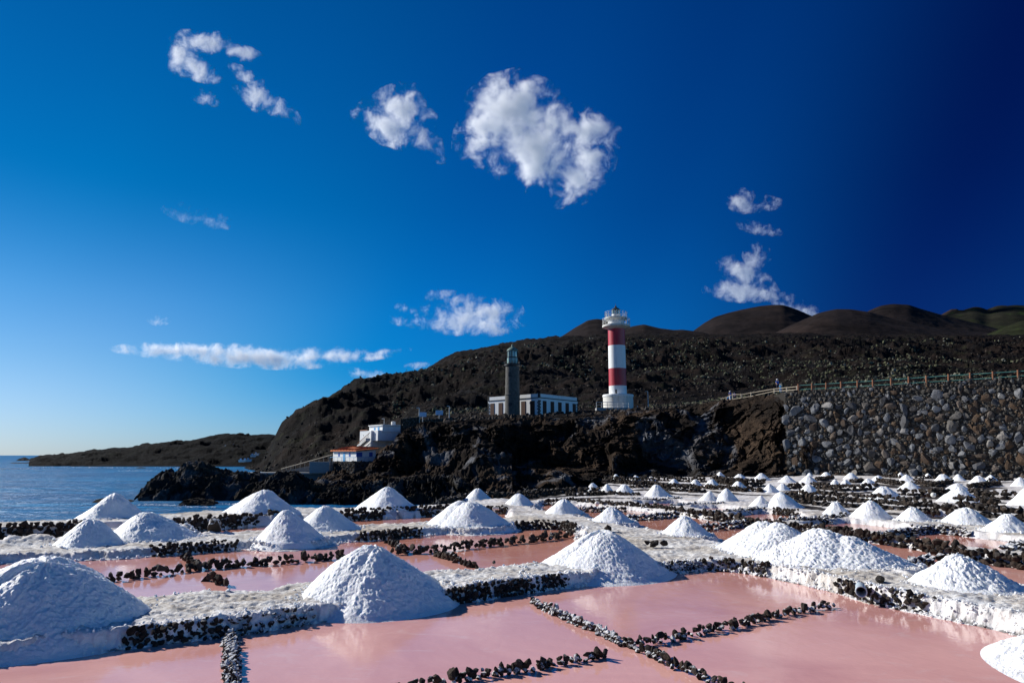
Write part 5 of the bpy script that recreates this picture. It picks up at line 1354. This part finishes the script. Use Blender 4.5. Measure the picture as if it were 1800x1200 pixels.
# ------------------------------------------------------------------ boulder wall
def boulder_wall():
    rng = np.random.default_rng(33)
    A = np.array([pt(1386, 832, 79.5)[0], 79.5]); B = np.array([50.5, 65.5]); D = (B - A) / np.linalg.norm(B - A)
    A = A - D * 0.2; Lw = 34.0; nrm = np.array([D[1], -D[0]]); nrm = nrm if nrm[1] < 0 else -nrm
    ang = math.atan2(D[1], D[0])
    def top(s):
        p = A + D * s; u = 900 + p[0] / p[1] * FPX * 1.01
        v = np.interp(u, [1385, 1402, 1500, 1600, 1700, 1800, 2000], [690, 686.5, 680, 673.5, 667, 661, 650])
        return pt(u, v, p[1])[2]
    z0 = -0.4
    r = empty('retaining_wall', (A[0], A[1], 0), ang, 'high wall of fitted lava boulders filling the right behind the salt heaps', 'wall')
    batter = 0.16
    # local frame: x along, y into the wall (away from the camera side)
    sgn = 1.0
    ss = np.linspace(0, Lw, 60); tops = np.array([top(s) for s in ss])
    V = []
    for s, t_ in zip(ss, tops):
        V += [(s, 0, z0), (s, batter * (t_ - z0), t_ + .0), (s, batter * (t_ - z0) + 2.6, t_ + .0), (s, batter * (t_ - z0) + 2.8, t_ - 3)]
    V = np.array(V); F = gridfaces(60, 4)
    make_mesh('wall_core', V, F, M['rubble_core'], False, parent=r)
    hT = lambda x: np.interp(x, ss, tops)
    # pack stones, big ones first
    pl = []; cell = {}
    def ok(x, z, rad):
        i, j = int(x // 1.4), int(z // 1.4)
        for a in (-1, 0, 1):
            for b in (-1, 0, 1):
                for (X, Zz, Rr) in cell.get((i + a, j + b), ()):
                    if (X - x) ** 2 + (Zz - z) ** 2 < ((Rr + rad) * 0.74) ** 2: return False
        return True
    for rad_lo, rad_hi, tries in ((.48, .74, 420), (.34, .50, 2600), (.24, .34, 5500), (.15, .23, 9000)):
        for _ in range(tries):
            rad = rng.uniform(rad_lo, rad_hi); x = rng.uniform(0.1, Lw); z = rng.uniform(z0, 1) if False else z0 + rng.random() * (hT(x) - z0 - .1)
            if rad > .3 and z > hT(x) - 1.6 and rng.random() < .9: continue
            if rad > .3 and z < 1.2 and rng.random() < .5: continue
            if ok(x, z, rad): cell.setdefault((int(x // 1.4), int(z // 1.4)), []).append((x, z, rad)); pl.append((x, z, rad))
    def vis(x): p = A + D * x; return 900 + p[0] / p[1] * FPX < 1815
    order = sorted(range(len(pl)), key=lambda i: -(pl[i][2] if vis(pl[i][0]) else 0))
    big = set(order[:300])
    MEs = []
    for k, (Vt, Ft) in enumerate([stone_template(2, 60 + q, 0.40, 1.0) for q in range(12)]): MEs.append(make_mesh('boulder', Vt, Ft, M['boulder'], False, link=False))
    C, S = [], []
    for i, (x, z, rad) in enumerate(pl):
        y = batter * (z - z0) + .02
        if i in big:
            o = bpy.data.objects.new('stone', MEs[int(rng.integers(12))]); COL.objects.link(o); o.parent = r
            o.location = (x, y + rad * .15, z); k = rng.uniform(.82, 1.22)
            o.rotation_euler = (rng.uniform(-.5, .5) + PI * rng.integers(2), rng.uniform(0, 6.28), rng.uniform(-.5, .5)); o.scale = (rad * k * 1.12, rad * .62, rad / k * 1.12)
        else:
            C.append((x, y, z)); S.append(rad * 1.05)
    n = 15000
    x = rng.uniform(0, Lw, n); z = z0 + rng.random(n) * (hT(x) - z0 + .05); C += list(zip(x, batter * (z - z0) + rng.uniform(.0, .14, n), z)); S += list(rng.uniform(.07, .16, n))
    C, S = np.array(C), np.array(S); m = S > 0.17
    join_stones('small_stones', C, S, M['rubble'], r, rng=rng)
    # the wing running back on the left
    a = pt(1404, 690, 80.5); b = pt(1350, 690, 92); w = empty('wing_wall', (a[0], a[1], a[2] - 1.6), math.atan2(b[1] - a[1], b[0] - a[0]), 'low stone wall running back from the top left of the boulder wall', 'wall')
    L2 = math.hypot(*(b - a)[:2]); MB().box((L2 / 2, .3, 0.6), (L2, .5, 2.6)).build('wall_core', M['rubble_core'], w)
    n = 900; join_stones('small_stones', np.stack([rng.uniform(0, L2, n), rng.uniform(0, .06, n), rng.uniform(-.7, 1.9, n)], 1), rng.uniform(.1, .22, n), M['rubble'], w, rng=rng)
boulder_wall()

# ------------------------------------------------------------------ fence and walkers
def fence(posts, label, railm, postm, railpx=((0.22), (0.95))):
    P = [(np.array(pt(u, vt, Y)), np.array(pt(u, vb, Y))) for (u, vt, vb, Y) in posts]
    o0 = P[0][1]; r = empty('fence', tuple(o0), 0, label, 'fence')
    for t, b in P:
        b = b.copy(); b[2] -= .3
        MB().tube(b - o0, t - o0, .085, 7).build('post', M[postm], r)
    for f in railpx:
        for (t0, b0), (t1, b1) in zip(P, P[1:]):
            p, q = t0 + (b0 - t0) * f - o0, t1 + (b1 - t1) * f - o0
            MB().tube(p, q, .038, 5).build('rail', M[railm], r)
us = [1403, 1427, 1452, 1478, 1507, 1534, 1566, 1597, 1628, 1667, 1705, 1745, 1789, 1836]
def wallY(u): 
    A = np.array([pt(1386, 832, 79.5)[0], 79.5]); B = np.array([50.5, 65.5]); k = (u - 900) / FPX * 1.0
    t = (k * A[1] - A[0]) / ((B - A)[0] - k * (B - A)[1]); return float(A[1] + t * (B - A)[1]) + 2.2
fence([(u, np.interp(u, [1403, 1452, 1534, 1628, 1705, 1789, 1836], [675, 672, 667, 660, 655, 650, 646.5]), np.interp(u, [1403, 1452, 1534, 1628, 1705, 1789, 1836], [685.5, 683, 678.5, 672.5, 668, 662, 659]), wallY(u)) for u in us], 'fence of brown posts with green rails along the top of the boulder wall', 'rope', 'post', (0.22, 0.92))
fence([(1268, 699, 706, 108), (1277, 697, 704.5, 107), (1288, 691, 703, 105.5), (1303, 692, 700.5, 103), (1320, 689, 697.5, 101), (1361, 682.5, 688, 92), (1383, 680, 687, 87), (1401, 678, 686, 84)], 'pale wooden rail fence leading down along the cliff edge', 'palewood', 'palewood', (0.15, 0.85))

def person(u, v, Y, label, h, shirt, legs, hat, face=0.0, lean=0.0):
    p = pt(u, v, Y); r = empty('person', tuple(p), face, label, 'person'); k = h / 1.75
    def skin(name, vs, es, rs, mat):
        me = bpy.data.meshes.new(name); me.from_pydata([Vector(c) * k for c in vs], es, []); o = bpy.data.objects.new(name, me); COL.objects.link(o); o.parent = r
        m = o.modifiers.new('skin', 'SKIN'); o.modifiers.new('sub', 'SUBSURF').levels = 1; o.modifiers['sub'].render_levels = 1
        for q, rr in zip(me.skin_vertices[0].data, rs): q.radius = (rr * k, rr * k)
        me.skin_vertices[0].data[0].use_root = True
        me.materials.append(M[mat]); return o
    vs = [(0, 0, .95), (0, 0, 1.2), (0, .01, 1.42), (0, .01, 1.52), (0, -.02, 1.64), (0, 0, 1.72),
          (-.18, 0, 1.42), (-.25, -.03, 1.15), (-.20, -.18, .98), (-.19, -.22, .92), (.18, 0, 1.42), (.26, .02, 1.15), (.24, -.12, .95), (.23, -.16, .89),
          (-.10, 0, .90), (-.11, -.03, .48), (-.11, .03, .08), (-.11, -.12, .03), (.10, 0, .90), (.11, .03, .48), (.12, .08, .08), (.12, -.06, .03)]
    es = [(0, 1), (1, 2), (2, 3), (3, 4), (4, 5), (2, 6), (6, 7), (7, 8), (8, 9), (2, 10), (10, 11), (11, 12), (12, 13), (0, 14), (14, 15), (15, 16), (16, 17), (0, 18), (18, 19), (19, 20), (20, 21)]
    rs = [.14, .125, .12, .055, .10, .06, .065, .045, .035, .03, .065, .045, .035, .03, .09, .065, .045, .035, .09, .065, .045, .035]
    skin('body', vs, es, rs, 'skin')
    skin('shirt', [vs[0], vs[1], vs[2], vs[6], ((vs[6][0] + vs[7][0]) / 2 - .01, -.02, 1.27), vs[10], ((vs[10][0] + vs[11][0]) / 2, .01, 1.27)], [(0, 1), (1, 2), (2, 3), (3, 4), (2, 5), (5, 6)], [.165, .15, .14, .085, .07, .085, .07], shirt)
    skin('trousers', [vs[0], vs[14], vs[15], vs[16], vs[18], vs[19], vs[20]], [(0, 1), (1, 2), (2, 3), (0, 4), (4, 5), (5, 6)], [.155, .11, .085, .07, .11, .085, .07], legs)
    if hat: MB().lathe([(.17, 1.66), (.13, 1.68), (.12, 1.76), (.03, 1.80)], 14).build('hat', M[hat], r, True).scale = (k, k, k)
    else: MB().lathe([(.115, 1.60), (.118, 1.70), (.07, 1.77), (.01, 1.79)], 14).build('hair', M['darkcloth'], r, True).scale = (k, k, k)
person(1284, 706.5, 109, 'person in white hat and blue shirt behind the lower end of the pale fence', 1.75, 'blueshirt', 'whitecloth', 'whitecloth', 0.5)
person(1279.5, 708, 109.5, 'smaller person in light blue at the lowest fence posts', 1.2, 'ltblue_cloth', 'redcloth', None, -0.4) if False else None
M['ltblue_cloth'] = plain('light_blue_cloth', (0.10, 0.45, 0.80), 0.85, 0.1, 0.1, 9)
person(1280, 709, 108.6, 'shorter person in light blue at the lowest posts of the pale fence', 1.25, 'ltblue_cloth', 'redcloth', None, -0.4)
person(1292, 706, 110.5, 'person in dark blue just right of the white hatted one', 1.6, 'blueshirt', 'darkcloth', None, 0.8)
person(1367.5, 688, 93, 'person in white cap and pale blue shirt where the two fences meet', 1.7, 'blueshirt', 'darkcloth', 'whitecloth', 0.2)
person(1372.5, 690, 92, 'child in pale blue beside the white capped person', 1.15, 'ltblue_cloth', 'ltblue_cloth', 'whitecloth', -0.6)

# far bay: parked van and little boats hauled out
def far_van(u, v, Y, w, label, cat, nm):
    p = pt(u, v, Y); r = empty(nm, tuple(p), 0.15, label, cat)
    MB().box((0, 0, w * .22), (w, w * .42, w * .3)).build('body', M['white'], r, bevel=.1)
    MB().box((w * .05, 0, w * .43), (w * .55, w * .36, w * .16), 0, .85).build('cab', M['whiteblue'], r)
    for sx in (-.3, .3): MB().tube((w * sx, -w * .22, w * .08), (w * sx, w * .22, w * .08), w * .08, 10).build('wheel', M['dark'], r)
far_van(405, 789, 385, 5.6, 'white van parked on the far track below the headland ridge', 'van', 'parked_van')
def boat(u, v, Y, w, label):
    p = pt(u, v, Y); r = empty('small_boat', tuple(p), 0.3, label, 'boat', 'white boats drawn up in the far bay')
    L = w / 2; MB().hexa([(-L * .8, -.5, 0), (L * .7, -.4, 0), (L * .7, .4, 0), (-L * .8, .5, 0), (-L, -.8, .9), (L, -.1, 1.1), (L, .1, 1.1), (-L, .8, .9)]).build('hull', M['white'], r)
    MB().box((-L * .3, 0, 1.25), (L * .6, .9, .7), 0, .8).build('cabin', M['whiteblue'], r)
boat(445, 803, 318, 2.9, 'white boat, upper left of the five in the far bay')
boat(451, 800.5, 322, 2.6, 'white boat, topmost of the five in the far bay')
boat(425, 812, 303, 3.0, 'pale blue shaded boat, lowest left of the five in the far bay')
boat(432, 811.5, 302, 3.0, 'white boat, middle of the lower three in the far bay')
boat(437.5, 811, 301, 2.6, 'white boat, right one of the lower three in the far bay')

# ------------------------------------------------------------------ clouds
def cloud_material(name, blobs, dens, nscale, wisp, seed):
    m = bpy.data.materials.new(name); m.use_nodes = True; t = m.node_tree; t.nodes.clear()
    out = t.nodes.new('ShaderNodeOutputMaterial'); vol = t.nodes.new('ShaderNodeVolumePrincipled')
    vol.inputs['Color'].default_value = (1, 1, 1, 1); vol.inputs['Anisotropy'].default_value = 0.25
    t.links.new(vol.outputs[0], out.inputs['Volume'])
    tcn = t.nodes.new('ShaderNodeTexCoord'); co = tcn.outputs['Object']
    wn_ = t.nodes.new('ShaderNodeTexNoise'); wn_.inputs['Scale'].default_value = nscale * 0.45; wn_.inputs['Detail'].default_value = 2
    t.links.new(co, wn_.inputs['Vector'])
    sb = t.nodes.new('ShaderNodeVectorMath'); sb.operation = 'SUBTRACT'; sb.inputs[1].default_value = (.5, .5, .5); t.links.new(wn_.outputs['Color'], sb.inputs[0])
    sc_ = t.nodes.new('ShaderNodeVectorMath'); sc_.operation = 'SCALE'; sc_.inputs['Scale'].default_value = 0.5 / nscale; t.links.new(sb.outputs[0], sc_.inputs[0])
    ad = t.nodes.new('ShaderNodeVectorMath'); ad.operation = 'ADD'; t.links.new(co, ad.inputs[0]); t.links.new(sc_.outputs[0], ad.inputs[1]); cw = ad.outputs[0]
    best = None
    for (c, rad, rot, st) in blobs:
        mp = t.nodes.new('ShaderNodeMapping'); mp.vector_type = 'TEXTURE'
        mp.inputs['Location'].default_value = c; mp.inputs['Rotation'].default_value = (0, rot, 0); mp.inputs['Scale'].default_value = rad
        t.links.new(cw, mp.inputs[0])
        ln = t.nodes.new('ShaderNodeVectorMath'); ln.operation = 'LENGTH'; t.links.new(mp.outputs[0], ln.inputs[0])
        q = t.nodes.new('ShaderNodeMath'); q.operation = 'MULTIPLY_ADD'; q.inputs[1].default_value = -st; q.inputs[2].default_value = st; t.links.new(ln.outputs['Value'], q.inputs[0])
        if best is None: best = q.outputs[0]
        else:
            mxn = t.nodes.new('ShaderNodeMath'); mxn.operation = 'SMOOTH_MAX'; mxn.inputs[2].default_value = 0.1; t.links.new(best, mxn.inputs[0]); t.links.new(q.outputs[0], mxn.inputs[1]); best = mxn.outputs[0]
    n = t.nodes.new('ShaderNodeTexNoise'); n.inputs['Scale'].default_value = nscale; n.inputs['Detail'].default_value = 10; n.inputs['Roughness'].default_value = 0.74; n.inputs['Distortion'].default_value = 0.25
    mp = t.nodes.new('ShaderNodeMapping'); mp.inputs['Location'].default_value = (seed, seed * .7, 0); t.links.new(co, mp.inputs[0]); t.links.new(mp.outputs[0], n.inputs['Vector'])
    a = t.nodes.new('ShaderNodeMath'); a.operation = 'MULTIPLY_ADD'; a.inputs[1].default_value = 6.0; a.inputs[2].default_value = -3.0 - wisp + 0.42; t.links.new(n.outputs['Fac'], a.inputs[0])
    b = t.nodes.new('ShaderNodeMath'); b.operation = 'ADD'; t.links.new(a.outputs[0], b.inputs[0]); t.links.new(best, b.inputs[1])
    d = t.nodes.new('ShaderNodeMapRange'); d.inputs['From Min'].default_value = 0.0; d.inputs['From Max'].default_value = 1.5; t.links.new(b.outputs[0], d.inputs['Value'])
    pw = t.nodes.new('ShaderNodeMath'); pw.operation = 'POWER'; pw.inputs[1].default_value = 1.7; t.links.new(d.outputs[0], pw.inputs[0])
    dm = t.nodes.new('ShaderNodeMath'); dm.operation = 'MULTIPLY'; dm.inputs[1].default_value = dens * 1.5; t.links.new(pw.outputs[0], dm.inputs[0])
    t.links.new(dm.outputs[0], vol.inputs['Density'])
    return m
def cloud(blobs_px, label, Y=3600.0, dens=0.02, nscale=None, wisp=0.35, seed=0, thick=0.32):
    """blobs_px: (u, v, half length, half height, tilt degrees, strength)"""
    c = np.mean([pt(b[0], b[1], Y) for b in blobs_px], axis=0); blobs = []; pts = []
    for (u, v, a, b, rot, st) in blobs_px:
        p = pt(u, v, Y); s = px(p); ra, rb = a * s * 1.3, b * s * 1.35; ro = math.radians(rot)
        dv = p - c; dy = math.copysign(1, math.sin(u * 3.7)) * rb * .2
        blobs.append(((dv[0], dy, dv[2]), (ra, max(rb, ra * .35) * thick, rb), ro, st))
        bm = bmesh.new(); bmesh.ops.create_icosphere(bm, subdivisions=2, radius=1.28)
        for w in bm.verts:
            x, y, z = w.co.x * ra, w.co.y * max(rb, ra * .35) * thick, w.co.z * rb
            pts.append((dv[0] + x * math.cos(ro) + z * math.sin(ro), dy + y, dv[2] - x * math.sin(ro) + z * math.cos(ro)))
        bm.free()
    bm = bmesh.new(); vs = [bm.verts.new(p) for p in pts]
    res = bmesh.ops.convex_hull(bm, input=vs); kill = [g for g in set(res['geom_interior']) | set(res['geom_unused']) if isinstance(g, bmesh.types.BMVert)]
    bmesh.ops.delete(bm, geom=kill, context='VERTS'); bmesh.ops.recalc_face_normals(bm, faces=bm.faces)
    me = bpy.data.meshes.new('cloud'); bm.to_mesh(me); bm.free()
    o = bpy.data.objects.new('cloud', me); COL.objects.link(o); o.location = tuple(c)
    s = px(pt(900, 400, Y))
    me.materials.append(cloud_material('cloud_vapour', blobs, dens / s * 6.0, (nscale or 1 / 45.0) / s, wisp, seed))
    tag(o, label, 'cloud', 'clouds in the blue sky'); return o
cloud([(322, 98, 22, 28, 20, 1.2), (362, 76, 36, 17, 0, 1.3), (415, 90, 30, 10, 12, 1.1), (345, 118, 24, 12, 40, 1.0), (371, 135, 12, 9, 0, .8)], 'curled white cloud, highest and leftmost in the sky', seed=1)
cloud([(425, 140, 28, 14, 45, .9), (450, 165, 34, 17, 48, 1.1), (492, 190, 34, 10, 38, .7)], 'ragged streak of cloud trailing down from the curled cloud', seed=2, wisp=.42)
cloud([(363, 172, 22, 10, 20, .65)], 'faint wisp just below the curled cloud', seed=3, wisp=.5)
cloud([(700, 195, 42, 36, -35, 1.3), (672, 215, 38, 18, 20, 1.0), (745, 245, 38, 12, 50, .9)], 'white cloud left of the biggest one, with a tail to lower right', seed=4)
cloud([(905, 215, 60, 55, 30, 1.5), (940, 270, 58, 42, 50, 1.5), (985, 215, 44, 34, 0, 1.0), (890, 165, 34, 22, 20, .75), (1040, 235, 36, 28, 0, .95), (1010, 310, 48, 34, -40, 1.0), (840, 250, 30, 28, -50, .8), (1045, 275, 26, 26, 0, .7)], 'biggest white cloud high over the lighthouses', seed=5, wisp=.33)
cloud([(825, 555, 62, 22, -5, 1.2), (858, 572, 44, 12, 0, 1.1), (815, 533, 44, 12, 12, .8), (768, 572, 32, 9, 0, .7)], 'white cloud just above the old stone lighthouse', seed=6, nscale=1 / 34.)
cloud([(711, 543, 16, 6, 10, .7), (706, 566, 14, 5, 8, .6)], 'two small puffs left of the cloud above the stone lighthouse', seed=7, nscale=1 / 20.)
cloud([(340, 617, 95, 10, 2, 1.1), (440, 627, 105, 13, 3, 1.25), (560, 628, 90, 7, -2, .8), (655, 620, 50, 4, -5, .6)], 'long flat cloud stretched low over the sea at left', seed=8, nscale=1 / 30., wisp=.3)
cloud([(280, 564, 14, 6, 5, .9)], 'tiny bright puff above the long flat cloud', seed=9, nscale=1 / 18., wisp=.3)
cloud([(345, 378, 44, 12, 15, .62), (312, 370, 10, 10, 60, .55)], 'very faint wisp at mid height on the left', seed=10, wisp=.5, dens=.008)
cloud([(1306, 351, 20, 15, 0, 1.2), (1342, 358, 24, 9, -5, .6)], 'small square cloud, top of the right hand group', seed=11, nscale=1 / 30.)
cloud([(1333, 402, 28, 8, 12, .95)], 'thin grey white cloud below the small square one', seed=12, nscale=1 / 28.)
cloud([(1332, 447, 17, 15, 0, 1.0)], 'small puff right above the tall right hand cloud', seed=13, nscale=1 / 30.)
cloud([(1305, 480, 34, 20, 20, 1.4), (1300, 512, 44, 13, 0, 1.3), (1335, 518, 26, 9, 0, .9)], 'largest cloud of the right hand group over the hills', seed=14, nscale=1 / 34., wisp=.25)
cloud([(1405, 545, 34, 13, 22, 1.1), (1380, 528, 14, 9, 0, .7)], 'cloud peeping over the big dark volcanic cone', seed=15, nscale=1 / 28.)
cloud([(655, 662, 36, 7, 12, -1 * -.9), (735, 642, 18, 4, 0, .6)], 'low cloud touching the ridge line left of the lighthouses', seed=16, nscale=1 / 24.)
